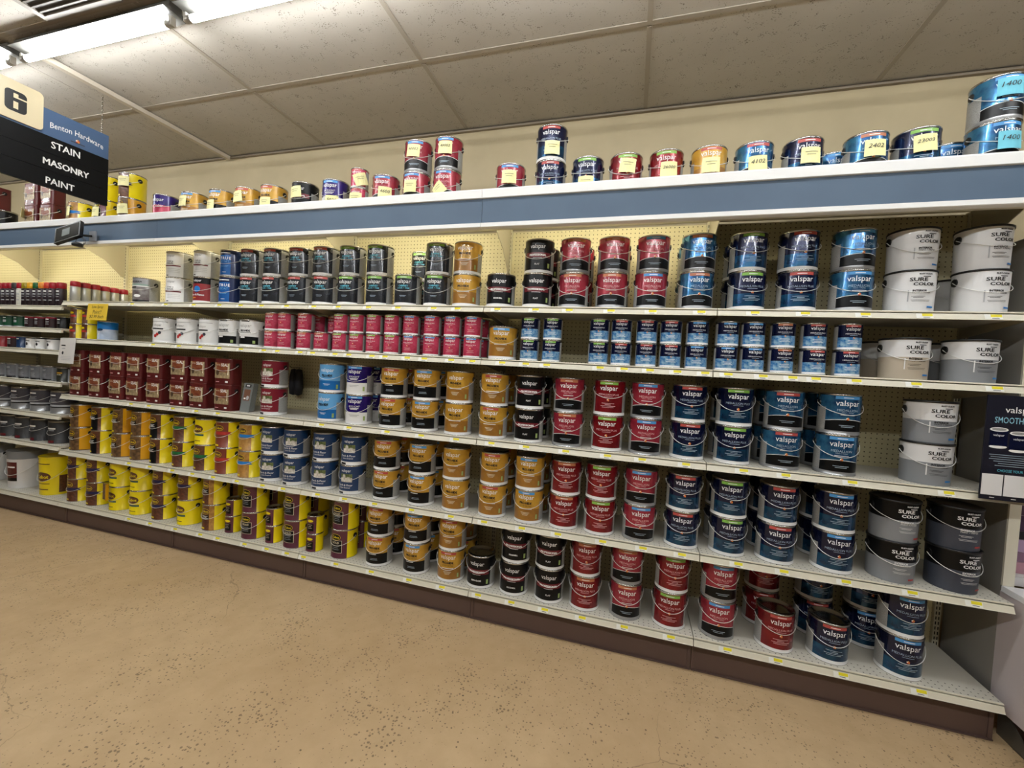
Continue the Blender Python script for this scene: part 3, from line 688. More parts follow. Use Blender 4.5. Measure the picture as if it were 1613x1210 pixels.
floor_m = M('sealed_concrete', '#a98a62', 0.42)
def _floor():
    nt, N, L, b = nodes_of(floor_m)
    co = objco(nt)
    big = ramp(nt, noise(nt, co, 0.9, 6), 0.3, 0.72)
    base = mixrgb(nt, big, lin('#d0b58e'), lin('#bfa37b'))
    mid = ramp(nt, noise(nt, co, 9.0, 6, 0.65), 0.35, 0.75)
    base = mixrgb(nt, mth(nt, 'MULTIPLY', mid, 0.35), base, lin('#a88c66'))
    # pock marks
    vo = N.new('ShaderNodeTexVoronoi'); L.new(co, vo.inputs['Vector']); vo.inputs['Scale'].default_value = 40.0
    dense = ramp(nt, noise(nt, co, 2.3, 3), 0.42, 0.66)
    rad = mth(nt, 'MULTIPLY', mth(nt, 'ADD', dense, 0.1), 0.2)
    sep = N.new('ShaderNodeSeparateColor'); L.new(vo.outputs['Color'], sep.inputs[0])
    rad = mth(nt, 'MULTIPLY', rad, sep.outputs[0])
    sp = mth(nt, 'LESS_THAN', vo.outputs['Distance'], rad)
    base = mixrgb(nt, mth(nt, 'MULTIPLY', sp, 0.75), base, lin('#4a3a28'))
    vf = N.new('ShaderNodeTexVoronoi'); L.new(co, vf.inputs['Vector']); vf.inputs['Scale'].default_value = 72.0
    sf = N.new('ShaderNodeSeparateColor'); L.new(vf.outputs['Color'], sf.inputs[0])
    d2 = ramp(nt, noise(nt, co, 3.1, 4), 0.36, 0.66)
    rf_ = mth(nt, 'MULTIPLY', mth(nt, 'ADD', mth(nt, 'MULTIPLY', d2, 0.34), 0.1), mth(nt, 'POWER', sf.outputs[1], 0.7))
    base = mixrgb(nt, mth(nt, 'MULTIPLY', mth(nt, 'LESS_THAN', vf.outputs['Distance'], rf_), 0.62), base, lin('#4d3b28'))
    # hairline cracks
    wn = N.new('ShaderNodeTexNoise'); L.new(co, wn.inputs['Vector']); wn.inputs['Scale'].default_value = 2.2; wn.inputs['Detail'].default_value = 5
    va = N.new('ShaderNodeVectorMath'); va.operation = 'MULTIPLY_ADD'
    L.new(wn.outputs['Color'], va.inputs[0]); va.inputs[1].default_value = (0.35, 0.35, 0.0); L.new(co, va.inputs[2])
    vc = N.new('ShaderNodeTexVoronoi'); vc.feature = 'DISTANCE_TO_EDGE'; L.new(va.outputs[0], vc.inputs['Vector']); vc.inputs['Scale'].default_value = 0.62
    ck = mth(nt, 'LESS_THAN', vc.outputs['Distance'], 0.0008)
    msk = ramp(nt, noise(nt, co, 1.4, 2), 0.48, 0.6)
    base = mixrgb(nt, mth(nt, 'MULTIPLY', mth(nt, 'MULTIPLY', ck, msk), 0.45), base, lin('#5c4931'))
    L.new(base, b.inputs['Base Color'])
    L.new(mth(nt, 'ADD', mth(nt, 'MULTIPLY', mid, 0.2), 0.38), b.inputs['Roughness'])
    bp = N.new('ShaderNodeBump'); bp.inputs['Strength'].default_value = 0.15; bp.inputs['Distance'].default_value = 0.004
    L.new(mth(nt, 'SUBTRACT', noise(nt, co, 30.0, 5), sp), bp.inputs['Height']); L.new(bp.outputs[0], b.inputs['Normal'])
_floor()
wall_m = mottle('cream_wall_paint', '#b7a886', '#ad9e7d', 2.2, 0.6)
tile_m = M('ceiling_tile', '#b3a797', 0.9)
def _tile():
    nt, N, L, b = nodes_of(tile_m)
    co = N.new('ShaderNodeNewGeometry').outputs['Position']
    vo = N.new('ShaderNodeTexVoronoi'); vo.inputs['Scale'].default_value = 150.0
    wn = noise(nt, co, 45.0, 3)
    vm = N.new('ShaderNodeVectorMath'); vm.operation = 'MULTIPLY'; vm.inputs[1].default_value = (0.6, 1.0, 1.0)
    L.new(co, vm.inputs[0]); L.new(vm.outputs[0], vo.inputs['Vector'])
    dens = ramp(nt, noise(nt, co, 22.0, 3), 0.40, 0.70)
    f = mth(nt, 'LESS_THAN', vo.outputs['Distance'], mth(nt, 'MULTIPLY', dens, 0.4))
    g = ramp(nt, noise(nt, co, 3.0, 3), 0.3, 0.7)
    base = mixrgb(nt, g, lin('#bdb7ad'), lin('#b3ada3'))
    L.new(mixrgb(nt, mth(nt, 'MULTIPLY', f, 0.7), base, lin('#5e5246')), b.inputs['Base Color'])
_tile()
grid_m = M('ceiling_grid_paint', '#a39a8c', 0.6); plain_m = M('plain_wall_paint', '#99948b', 0.6)

mb = MB(); mb.box(XL, XR, YF, WALLY, -0.1, 0.0, floor_m); struct(mb, 'floor')
mb = MB(); mb.box(XL, XR, WALLY, WALLY + 0.1, 0, CEIL + 0.1, wall_m); struct(mb, 'wall_back')
mb = MB(); mb.box(XL, XR, YF - 0.1, YF, 0, CEIL + 0.1, plain_m); struct(mb, 'wall_front')
mb = MB(); mb.box(XL - 0.1, XL, YF, WALLY, 0, CEIL + 0.1, plain_m); struct(mb, 'wall_left')
mb = MB(); mb.box(XR, XR + 0.1, YF, WALLY, 0, CEIL + 0.1, plain_m); struct(mb, 'wall_right')
mb = MB()
mb.box(XL, XR, YF, WALLY, CEIL + 0.012, CEIL + 0.1, tile_m)
ceil_o = struct(mb, 'ceiling')
GX = 0.8114
ylines = [0.5451, -0.1237, -0.785, -1.445]
xl = [GX + k * S for k in range(-3, 6)]
mt = MB(); mt.box(0.002, S - 0.002, 0.002, 0.658, 0.0, 0.012, tile_m); tile_me = mt.mesh('tile')
for yi in range(3):
    for x in xl:
        link('tile', tile_me, ceil_o, (x, ylines[yi] - 0.66, CEIL + 0.002))
mt = MB(); mt.box(0, S, -0.012, 0.012, -0.0025, 0.006, grid_m); rx = mt.mesh('grid_bar')
for y in ylines[1:]:
    for x in xl:
        link('grid_bar', rx, ceil_o, (x, y, CEIL))
mt = MB(); mt.box(-0.012, 0.012, 0.012, 0.649, -0.0027, 0.006, grid_m); ry = mt.mesh('grid_bar')
for yi in range(3):
    for x in xl[1:]:
        if abs(x - GX) < 0.01 and yi < 2:
            continue
        link('grid_bar', ry, ceil_o, (x, ylines[yi] - 0.66, CEIL))
mt = MB(); mt.box(xl[0], xl[-1] + S, WALLY - 0.022, WALLY, CEIL - 0.018, CEIL - 0.006, M('wall_angle', '#8d8170', 0.6)); tr = struct(mt, 'trim_1')
mt = MB(); mt.box(1.035, 1.072, -0.70, WALLY - 0.03, CEIL - 0.035, CEIL - 0.007, M('batten_white', '#c9c0b0', 0.5)); tr = struct(mt, 'trim_2')

# ceiling vent
vent_m = M('vent_frame', '#8f8880', 0.5); ventd = M('vent_dark', '#4a4744', 0.6)
v = thing('ceiling_vent', 'dark slatted vent set in the ceiling above the light strip', 'vent', (1.72, -1.09, CEIL - 0.006))
mb = MB()
for x0, x1, y0, y1 in ((-0.28, 0.28, -0.29, -0.26), (-0.28, 0.28, 0.26, 0.29), (-0.28, -0.25, -0.26, 0.26), (0.25, 0.28, -0.26, 0.26)):
    mb.box(x0, x1, y0, y1, -0.012, 0.0, vent_m)
build(mb, 'frame', v)
mb = MB(); mb.box(-0.25, 0.25, -0.26, 0.26, -0.002, 0.0, ventd); build(mb, 'backing', v)
mb = MB(); mb.box(-0.25, 0.25, -0.004, 0.004, -0.01, -0.002, M('vent_slat', '#6a6560', 0.5)); sl = mb.mesh('slat')
for i in range(17):
    link('slat', sl, v, (0, -0.24 + i * 0.03, 0))

# fluorescent strip lights
tube_m = M('fluorescent_tube', '#ffffff', 0.4, emit=TUBE_STRENGTH, emitc=TUBE_COLOR)
enam = M('white_enamel', '#d9d7d0', 0.3)
cap_m = M('tube_cap', '#b7b4ac', 0.35, 0.6)
mb = MB()
mb.prism_x([(-0.03, 0.0), (-0.03, -0.025), (-0.056, -0.040), (-0.057, -0.045), (-0.03, -0.044), (0.03, -0.044), (0.057, -0.045), (0.056, -0.040), (0.03, -0.025), (0.03, 0.0)], 0.0, 1.2, M('fixture_enamel', '#5f5e5a', 0.25)); hou = mb.mesh('housing')
mb = MB(); pts = [(0.055, 0, 0), (1.145, 0, 0)]; mb.tube(pts, 0.016, tube_m, 10); tub = mb.mesh('tube')
mb = MB(); mb.tube([(0.02, 0, 0), (0.055, 0, 0)], 0.0165, cap_m, 10); mb.box(0.012, 0.026, -0.012, 0.012, -0.012, 0.03, enam); capm = mb.mesh('lamp_holder')
def strip(x, y, label, n=1):
    t = thing('strip_light', label, 'ceiling light', (x, y, CEIL - 0.007), 0, 'fluorescent strip lights in rows on the ceiling')
    link('housing', hou, t)
    for dy in ((0.0,) if n == 1 else (-0.034, 0.034)):
        link('tube', tub, t, (0, dy, -0.086))
        link('lamp_holder', capm, t, (0, dy, -0.086))
        c = link('lamp_holder', capm, t, (1.2, dy, -0.086)); c.rotation_euler = (0, 0, PI)
for y, nm, k0, k1, n in [(-0.72, 'near the shelves', 0, 8, 1), (-2.9, 'over the open aisle', 2, 8, 2)]:
    for k in range(k0, k1):
        x = -2.74 + 1.257 * k
        strip(x, y, '%s fluorescent strip light from left in the ceiling row %s' % (ORD[k - k0], nm), n)

# ---------------------------------------------------------------- shelving bays
CREAM = M('almond_enamel', '#dcd7c4', 0.38)
PEG = perforated('pegboard', '#cfc59c', '#4d4530', 0.0254, 0.13, 'xz')
DECKM = perforated('shelf_deck', '#cbc7ba', '#3b372e', 0.0254, 0.12, 'xy', (0.0, 0.0762))
KICK = M('kick_plate_brown', '#5e4a44', 0.45)
PARTM = M('upright_enamel', '#c9c2a8', 0.4); SLOT = M('slot_dark', '#26231c', 0.8)
BRK = M('bracket_enamel', '#b9b199', 0.45)
TAGY = M('tag_yellow', '#e6d91e', 0.5); TAGW = M('tag_white', '#eeeee6', 0.5)

def shelf_mesh(w=S - 0.003, depth=0.416):
    mb = MB()
    mb.box(0.0015, w, 0.0, depth, -0.018, 0.0, DECKM)
    return mb.mesh('shelf')
def lip_mesh(w=S - 0.003, dz=0.036):
    mb = MB()
    mb.prism_x([(0.004, 0.0005), (-0.003, 0.0005), (-0.004, -0.005), (0.0, -0.007), (0.0, -0.010), (-0.005, -0.011), (-0.013, -dz + 0.003), (-0.016, -dz), (0.0, -dz), (0.004, -dz + 0.004)], 0.0015, w, CREAM)
    return mb.mesh('price_rail')
def bracket_mesh():
    mb = MB()
    prof = [(0.02, -0.019), (0.415, -0.019), (0.415, -0.075), (0.395, -0.075), (0.05, -0.032)]
    mb.prism_x(prof, -0.0012, 0.0012, BRK)
    return mb.mesh('bracket')
SHM, LIPM, BRM = shelf_mesh(), lip_mesh(), bracket_mesh()
def tag_mesh(w):
    mb = MB()
    pr = lambda x, z, o: (x, -0.0066 - (0.008 * (-(z + 0.012)) / 0.02) - o, z)
    print_items(mb, [('b', TAGW, 0, -0.0225, w, 0.021), ('b', TAGY, w * 0.16, -0.018, w * 0.62, 0.012), ('b', SLOT, w * 0.1, -0.0285, w * 0.4, 0.0022)], pr)
    return mb.mesh('price_tag')
TAGM = tag_mesh(0.06)

BAYLAB = {-2: 'pegboard back at the left frame edge beyond the spray cans', -1: 'pegboard back of far left bay behind spray and grey cans', 0: 'pegboard back behind square dark red pails and amber cans',
          1: 'pegboard back behind white cans and navy floor paint cans', 2: 'pegboard back behind charcoal cans and gold cans',
          3: 'pegboard back of the bay mostly stocked with red cans', 4: 'pegboard back of rightmost bay behind navy cans and white pails'}
BAYSH = {k: [SHELFZ[i] for i in (1, 2, 3, 4)] for k in range(0, 5)}
BAYSH[-2] = BAYSH[-1] = [SHELFZ[i] for i in ('La', 'Lb', 'Lc', 'Ld', 'Le', 'L4')]
def upright(parent, x):
    mb = MB(); mb.box(x - 0.014, x + 0.014, 0.418, 0.452, 0.0, 2.42, PARTM)
    u = build(mb, 'upright', parent)
    ms = MB()
    for i in range(85):
        z = 0.16 + i * 0.0265
        for dx in (-0.006, 0.006):
            ms.box(x + dx - 0.0022, x + dx + 0.0022, 0.4172, 0.4185, z, z + 0.016, SLOT)
    build(ms, 'slot_strip', u)
SHELFOBJ = {}
BAYN = {-2: 'bay cut by left frame edge', -1: 'far left bay', 0: 'second bay from left', 1: 'third bay from left', 2: 'fourth bay from left', 3: 'fifth bay from left', 4: 'rightmost bay'}
SHN = ['top', 'second', 'third', 'fourth', 'fifth', 'sixth']
mb = MB(); mb.box(0.0015, S - 0.0015, 0.045, 0.05, 0.0, 0.158, KICK)
mb.box(0.0015, 0.018, 0.040, 0.045, 0.0, 0.158, KICK); mb.box(S - 0.018, S - 0.0015, 0.040, 0.045, 0.0, 0.158, KICK)
mb.box(0.0015, S - 0.0015, 0.034, 0.05, 0.0, 0.006, KICK); KICKM = mb.mesh('kick_plate')
def make_bay(k):
    x0 = k * S
    bay = thing('shelving_bay', BAYLAB[k], 'shelf unit', (x0, 0, 0), 0, 'pegboard backs of the shelving bays')
    mb = MB(); mb.box(0.0145, S - 0.0145, 0.436, 0.444, 0.08, 2.41, PEG); build(mb, 'pegboard_panel', bay)
    upright(bay, 0.0)
    if k == 4:
        upright(bay, S)
    for i, z in enumerate(BAYSH[k]):
        sh = thing('shelf', 'almond steel shelf, %s shelf down in %s' % (SHN[i], BAYN[k]), 'shelf', (x0, 0, z), 0, 'almond steel shelves')
        link('deck', SHM, sh); rail = link('price_rail', LIPM, sh)
        for x in (0.018, S - 0.018):
            link('bracket', BRM, sh, (x, 0, 0))
        SHELFOBJ[(k, round(z, 3))] = rail
    z = SHELFZ[5]
    sh = thing('base_shelf', 'perforated base shelf with brown kick plate, %s' % BAYN[k], 'shelf', (x0, 0, 0), 0, 'base shelves with kick plates')
    link('deck', SHM, sh, (0, 0, z)); rail = link('price_rail', LIPM, sh, (0, 0, z)); link('kick_plate', KICKM, sh)
    SHELFOBJ[(k, round(z, 3))] = rail
for k in range(-2, 5):
    make_bay(k)

# canopies: two-bay fascia panels with a stock deck on top
BLUEF = mottle('slate_blue_fascia', '#4b6076', '#475b71', 3.0, 0.45)
TRIMW = M('white_trim', '#e6e6e4', 0.35)
UNDER = M('canopy_underside', '#cfc7aa', 0.5)
CLAB = ['canopy fascia beyond the left frame edge', 'left canopy fascia in slate blue with white edges', 'middle canopy fascia in slate blue with white edges', 'right canopy fascia in slate blue with white edges']
for ci, k in enumerate((-3, -1, 1, 3)):
    x0, x1 = 0.001, 2 * S - 0.001
    c = thing('canopy', CLAB[ci], 'canopy', (k * S, 0, 0), 0, 'canopies above the shelving')
    mb = MB(); mb.box(x0, x1, -0.118, -0.110, 2.262, 2.415, BLUEF); build(mb, 'fascia_panel', c)
    mb = MB(); mb.prism_x([(-0.110, 2.455), (-0.126, 2.455), (-0.130, 2.447), (-0.130, 2.407), (-0.124, 2.405), (-0.110, 2.405)], x0, x1, TRIMW); build(mb, 'top_trim', c)
    mb = MB(); mb.prism_x([(-0.095, 2.262), (-0.110, 2.274), (-0.130, 2.273), (-0.131, 2.252), (-0.127, 2.249), (-0.095, 2.249)], x0, x1, TRIMW); build(mb, 'bottom_trim', c)
    mb = MB(); mb.box(x0, x1, -0.110, 0.445, 2.425, 2.4549, UNDER); build(mb, 'deck', c)
    mb = MB(); mb.prism_x([(-0.094, 2.252), (-0.094, 2.262), (-0.02, 2.285), (0.0, 2.285), (0.0, 2.275)], x0, x1, CREAM); build(mb, 'inner_flange', c)
    mbk = MB(); mbk.prism_x([(0.417, 2.424), (0.417, 2.13), (0.395, 2.13), (0.27, 2.25), (0.12, 2.32), (-0.09, 2.345), (-0.09, 2.424)], -0.002, 0.002, BRK); bm = mbk.mesh('bracket')
    for j in ((0, 1) if ci < 3 else (0, 1, 2)):
        link('bracket', bm, c, (j * S + (0.004 if j == 0 else (-0.006 if j == 2 else 0)), 0, 0))

# tubes hidden behind the lit part of the fascia
ctube = M('canopy_tube', '#ffffff', 0.4, emit=CANOPY_STRENGTH, emitc=(1.0, 0.92, 0.70))
mb = MB(); mb.tube([(0.09, 0, 0), (1.13, 0, 0)], 0.013, ctube, 8); ct_me = mb.mesh('tube')
mb = MB(); mb.box(0.05, 1.17, -0.022, 0.022, 0.022, 0.05, enam); ch_me = mb.mesh('housing')
for k in range(-2, 4):
    t = thing('canopy_light', 'tube light under the canopy over the %s' % BAYN[k], 'shelf light', (k * S, -0.06, 2.345), 0, 'tube lights behind the canopy fascia')
    link('tube', ct_me, t); link('housing', ch_me, t)
    mb = MB(); mb.box(0.07, 0.09, -0.012, 0.012, -0.014, 0.022, enam); link('lamp_holder', mb.mesh('lamp_holder'), t)
    mb = MB(); mb.box(1.13, 1.15, -0.012, 0.012, -0.014, 0.022, enam); link('lamp_holder', mb.mesh('lamp_holder'), t)

ROWS = {
 'T': [
  (-0.978, 0.073, 'silverblack', 'waterseal', 'g', '', ''),
  (-0.438, 0.067, 'waterseal', 'waterseal', 'w', '', ''),
  (-0.23, 0.067, 'waterseal', 'waterseal', 'w', '', ''),
  (0.076, 0.073, 'cabot_blue', '', 'g', '', ''),
  (0.379, 0.073, 'cabot_gold', 'cabot_gold', 'g', '', ''),
  (0.647, 0.073, 'cabot_dark', 'cabot_navy', 'g', '', ''),
  (1.023, 0.073, 'purplered', '', 'g', '', ''),
  (1.308, 0.073, 'gold', '', 'g', 'b', ''),
  (1.578, 0.073, 'goldblack', '', 'g', 'b', ''),
  (1.818, 0.073, 'gold', '', 'g', 'r', ''),
  (2.043, 0.073, 'goldblack', '', 'g', 'r', ''),
  (2.305, 0.073, 'pro_flat', '', 'g', '', ''),
  (2.55, 0.073, 'skylight', '', 'g', 'b', ''),
  (2.754, 0.043, 'q_red', 'q_red', 'q', 'r', ''),
  (2.927, 0.073, 'redmed', '', 'g', 'b', ''),
  (3.143, 0.073, 'redmed', 'redmed', 'g', 'b', ''),
  (3.349, 0.073, 'redmed', 'redmed', 'g', 'b', ''),
  (3.75, 0.073, 'redmed', '', 'g', 'b', ''),
  (3.985, 0.073, 'navy', 'navy', 'g', 'r', ''),
  (4.191, 0.073, 'navy', '', 'g', 'g', ''),
  (4.393, 0.073, 'red', '', 'g', 'g', ''),
  (4.595, 0.073, 'red', '', 'g', 'g', ''),
  (4.799, 0.073, 'gold', '', 'g', 'r', ''),
  (5.003, 0.073, 'bluemed', '', 'g', 'r', ''),
  (5.211, 0.073, 'navy', '', 'g', 'r', ''),
  (5.394, 0.238, 'bluemed', '', 'g', 'b', ''),
  (5.464, 0.073, 'bluemed', '', 'g', 'o', ''),
  (5.654, 0.073, 'navy', '', 'g', 'g', ''),
  (5.852, 0.238, 'bluemed', '', 'g', 'b', ''),
  (5.922, 0.073, 'bluemed', 'bluemed', 'g', 'b', ''),
 ],
 1: [
  (0.791, 0.098, 'stone', '', 'g', '', ''),
  (1.144, 0.098, 'primer', 'primer', 'g', '', ''),
  (1.419, 0.098, 'barn', 'primer', 'g', '', ''),
  (1.664, 0.098, 'trueblue', 'trueblue', 'g', '', ''),
  (1.858, 0.098, 'cabinet', 'cabinet', 'g', 'r', ''),
  (2.057, 0.098, 'cabinet', 'cabinet', 'g', 'r', ''),
  (2.275, 0.098, 'cabinet', 'cabinet', 'g', 'r', ''),
  (2.479, 0.098, 'cabinet', 'cabinet', 'g', 'r', ''),
  (2.68, 0.098, 'cabinet', 'cabinet', 'g', 'g', ''),
  (2.896, 0.098, 'cabinet', 'cabinet', 'g', 'g', ''),
  (3.104, 0.098, 'cabinet', '', 'g', 'g', 'b'),
  (3.307, 0.098, 'cabinet', 'cabinet', 'g', 'g', ''),
  (3.501, 0.098, 'gold', 'gold', 'g', '', ''),
  (3.72, 0.098, 'pro_egg', '', 'g', '', ''),
  (3.939, 0.098, 'pro_flat', 'pro_flat', 'g', '', 'b'),
  (4.148, 0.098, 'redmed', 'redmed', 'g', 'o', 'b'),
  (4.357, 0.098, 'redmed', 'redmed', 'g', 'o', 'b'),
  (4.559, 0.098, 'redmed', 'redmed', 'g', 'b', ''),
  (4.782, 0.098, 'bluemed', 'bluemed', 'g', 'o', 'b'),
  (5.019, 0.098, 'navy', 'navy', 'g', 'g', 'b'),
  (5.239, 0.098, 'navy', 'navy', 'g', 'r', ''),
  (5.463, 0.098, 'bluemed', 'bluemed', 'g', 'b', ''),
  (5.693, 0.105, 'sure_white', 'sure_white', 's', '', ''),
  (5.949, 0.105, 'sure_white', 'sure_white', 's', '', 'B'),
 ],
 2: [
  (0.062, 0.069, 'q_cabot_red', 'q_cabot_red', 'q', '', ''),
  (0.21, 0.069, 'q_cabot_red', 'q_cabot_red', 'q', '', ''),
  (0.398, 0.077, 'bluewhite', '', 'm', '', ''),
  (1.023, 0.098, 'berry', '', 'g', '', ''),
  (1.267, 0.098, 'berry', '', 'g', '', ''),
  (1.489, 0.098, 'berry', '', 'g', '', ''),
  (1.678, 0.098, 'whiteblack', '', 'g', '', ''),
  (1.872, 0.098, 'whiteblack', '', 'g', '', ''),
  (2.08, 0.069, 'q_red', 'q_red', 'q', 'o', 'b'),
  (2.191, 0.069, 'q_red', 'q_red', 'q', 'o', 'b'),
  (2.355, 0.069, 'q_red', 'q_red', 'q', 'o', 'b'),
  (2.495, 0.069, 'q_red', '', 'q', 'o', 'B'),
  (2.641, 0.069, 'q_red', 'q_red', 'q', 'g', 'b'),
  (2.768, 0.069, 'q_red', 'q_red', 'q', 'g', 'b'),
  (2.896, 0.069, 'q_red', 'q_red', 'q', 'g', 'b'),
  (3.026, 0.069, 'q_red', 'q_red', 'q', 'g', 'b'),
  (3.161, 0.069, 'q_red', 'q_red', 'q', 'b', 'b'),
  (3.302, 0.069, 'q_red', 'q_red', 'q', 'b', 'b'),
  (3.438, 0.069, 'q_red', 'q_red', 'q', 'b', 'b'),
  (3.569, 0.069, 'q_red', 'q_red', 'q', 'b', 'b'),
  (3.749, 0.098, 'gold', '', 'g', 'b', ''),
  (3.921, 0.069, 'q_blue', 'q_blue', 'q', 'g', ''),
  (4.05, 0.069, 'q_blue', 'q_blue', 'q', 'g', ''),
  (4.308, 0.069, 'q_blue', 'q_blue', 'q', 'g', ''),
  (4.429, 0.069, 'q_blue', 'q_blue', 'q', 'r', ''),
  (4.557, 0.069, 'q_blue', 'q_blue', 'q', 'r', ''),
  (4.677, 0.069, 'q_blue', 'q_blue', 'q', 'r', ''),
  (4.803, 0.069, 'q_blue', 'q_blue', 'q', 'b', ''),
  (4.94, 0.069, 'q_blue', 'q_blue', 'q', 'b', ''),
  (5.06, 0.069, 'q_blue', 'q_blue', 'q', 'b', ''),
  (5.185, 0.069, 'q_blue', 'q_blue', 'q', 'o', ''),
  (5.319, 0.069, 'q_blue', 'q_blue', 'q', 'r', ''),
  (5.456, 0.069, 'q_blue', 'q_blue', 'q', 'r', ''),
  (5.693, 0.105, 'sure_beige', '', 's', '', 'b'),
  (5.933, 0.105, 'sure_grey', '', 's', '', 'b'),
 ],
 3: [
  (0.134, 0.092, 'waterseal', 'waterseal', 'w', '', ''),
  (0.365, 0.092, 'waterseal', 'waterseal', 'w', '', ''),
  (0.602, 0.092, 'waterseal', 'waterseal', 'w', '', ''),
  (0.796, 0.092, 'waterseal', 'waterseal', 'w', '', ''),
  (1.017, 0.092, 'waterseal', 'waterseal', 'w', '', ''),
  (1.262, 0.092, 'waterseal', 'waterseal', 'w', '', ''),
  (1.46, 0.092, 'waterseal', 'waterseal', 'w', '', ''),
  (1.7, 0.092, 'waterseal', 'waterseal', 'w', '', ''),
  (2.082, 0.098, 'porchmaroon', 'porchmaroon', 'g', '', ''),
  (2.563, 0.098, 'skyblue', 'skyblue', 'g', '', ''),
  (2.783, 0.098, 'skylight', 'skylight', 'g', 'b', 'b'),
  (3.035, 0.098, 'goldblack', 'goldblack', 'g', 'r', 'b'),
  (3.266, 0.098, 'goldblack', 'goldblack', 'g', 'b', 'b'),
  (3.491, 0.098, 'gold', 'gold', 'g', '', ''),
  (3.717, 0.098, 'gold', 'gold', 'g', 'r', 'b'),
  (3.936, 0.098, 'pro_flat', 'pro_flat', 'g', '', 'b'),
  (4.162, 0.098, 'redmed', 'redmed', 'g', 'o', ''),
  (4.381, 0.098, 'red', 'red', 'g', 'g', ''),
  (4.582, 0.098, 'redmed', 'redmed', 'g', 'b', ''),
  (4.792, 0.098, 'navy', 'navy', 'g', 'r', ''),
  (5.006, 0.098, 'navy', 'navy', 'g', 'g', 'b'),
  (5.221, 0.098, 'bluemed', 'bluemed', 'g', 'r', 'b'),
  (5.454, 0.098, 'bluemed', 'bluemed', 'g', 'b', 'b'),
  (5.81, 0.105, 'sure_grey', 'sure_grey', 's', '', ''),
 ],
 4: [
  (0.099, 0.098, 'cabot_dark', 'cabot_dark', 'g', '', ''),
  (0.355, 0.098, 'cabot_black', 'cabot_black', 'g', '', ''),
  (0.602, 0.098, 'cabot_dark', 'cabot_dark', 'g', '', ''),
  (0.811, 0.098, 'cabot_dark', 'cabot_dark', 'g', '', ''),
  (1.026, 0.098, 'cabot_black', 'cabot_black', 'g', '', ''),
  (1.26, 0.098, 'cabot_green', 'cabot_green', 'g', '', ''),
  (1.478, 0.098, 'cabot_green', 'cabot_oval', 'g', '', ''),
  (1.683, 0.098, 'cabot_red', 'cabot_red', 'g', '', ''),
  (1.897, 0.098, 'cabot_blue', 'cabot_blue', 'g', '', ''),
  (2.098, 0.098, 'porchnavy', 'porchnavy', 'g', '', ''),
  (2.296, 0.098, 'porchnavy', 'porchnavy', 'g', '', ''),
  (2.535, 0.098, 'porchnavy', 'porchnavy', 'g', '', ''),
  (2.757, 0.098, 'porchnavy', 'porchnavy', 'g', '', ''),
  (3.013, 0.098, 'goldblack', 'goldblack', 'g', 'r', 'b'),
  (3.265, 0.098, 'goldblack', 'goldblack', 'g', 'b', 'b'),
  (3.5, 0.098, 'gold', 'gold', 'g', '', ''),
  (3.739, 0.098, 'gold', 'gold', 'g', 'r', 'b'),
  (3.963, 0.098, 'gold', 'gold', 'g', 'b', 'b'),
  (4.168, 0.098, 'red', 'red', 'g', 'o', ''),
  (4.368, 0.098, 'red', 'red', 'g', 'g', ''),
  (4.578, 0.098, 'redmed', 'redmed', 'g', 'b', ''),
  (4.794, 0.098, 'navy', 'navy', 'g', 'r', ''),
  (5.013, 0.098, 'navy', 'navy', 'g', 'g', 'b'),
  (5.23, 0.098, 'navy', 'navy', 'g', 'r', 'b'),
  (5.473, 0.098, 'navy', 'navy', 'g', 'b', 'b'),
  (5.71, 0.105, 'ext_grey', 'ext_grey', 's', '', ''),
  (5.939, 0.105, 'ext_navy', 'ext_navy', 's', '', ''),
 ],
 5: [
  (0.072, 0.103, 'cabot_navy', 'cabot_navy', 'g', '', ''),
  (0.308, 0.103, 'cabot_navy', 'cabot_navy', 'g', '', ''),
  (0.58, 0.103, 'cabot_oval', 'cabot_oval', 'g', '', ''),
  (0.812, 0.103, 'cabot_oval', 'cabot_oval', 'g', '', ''),
  (1.056, 0.103, 'cabot_navy', 'cabot_navy', 'g', '', ''),
  (1.323, 0.103, 'cabot_oval', 'cabot_navy', 'g', '', ''),
  (1.572, 0.103, 'cabot_tan', 'cabot_tan', 'g', '', 'b'),
  (1.745, 0.104, 'q_cabot', 'q_cabot', 'q', '', ''),
  (1.946, 0.103, 'cabot_gold', 'cabot_gold', 'g', '', 'b'),
  (2.14, 0.083, 'q_cabot', 'q_cabot', 'q', '', ''),
  (2.318, 0.103, 'cabot_gold', 'cabot_gold', 'g', '', 'b'),
  (2.487, 0.083, 'q_cabot', 'q_cabot', 'q', '', ''),
  (2.711, 0.103, 'cabot_gold', 'cabot_gold', 'g', '', 'b'),
  (2.981, 0.103, 'goldblack', 'goldblack', 'g', 'r', 'b'),
  (3.254, 0.103, 'goldblack', 'goldblack', 'g', 'b', 'b'),
  (3.492, 0.103, 'gold', 'gold', 'g', 'r', 'b'),
  (3.689, 0.103, 'pro_semi', '', 'g', '', ''),
  (3.898, 0.103, 'pro_egg', 'pro_egg', 'g', '', ''),
  (4.109, 0.103, 'pro_flat', 'pro_flat', 'g', '', ''),
  (4.313, 0.103, 'red', 'red', 'g', 'o', ''),
  (4.536, 0.103, 'redmed', 'redmed', 'g', 'o', ''),
  (4.762, 0.103, 'red', 'red', 'g', 'g', ''),
  (4.995, 0.103, 'redmed', 'redmed', 'g', 'b', ''),
  (5.252, 0.318, 'red', 'red', 'g', 'r', ''),
  (5.258, 0.103, 'red', '', 'g', 'r', ''),
  (5.501, 0.318, 'navy', 'navy', 'g', 'r', ''),
  (5.487, 0.103, 'navy', '', 'g', 'r', ''),
  (5.719, 0.308, 'navy', 'navy', 'g', 'b', ''),
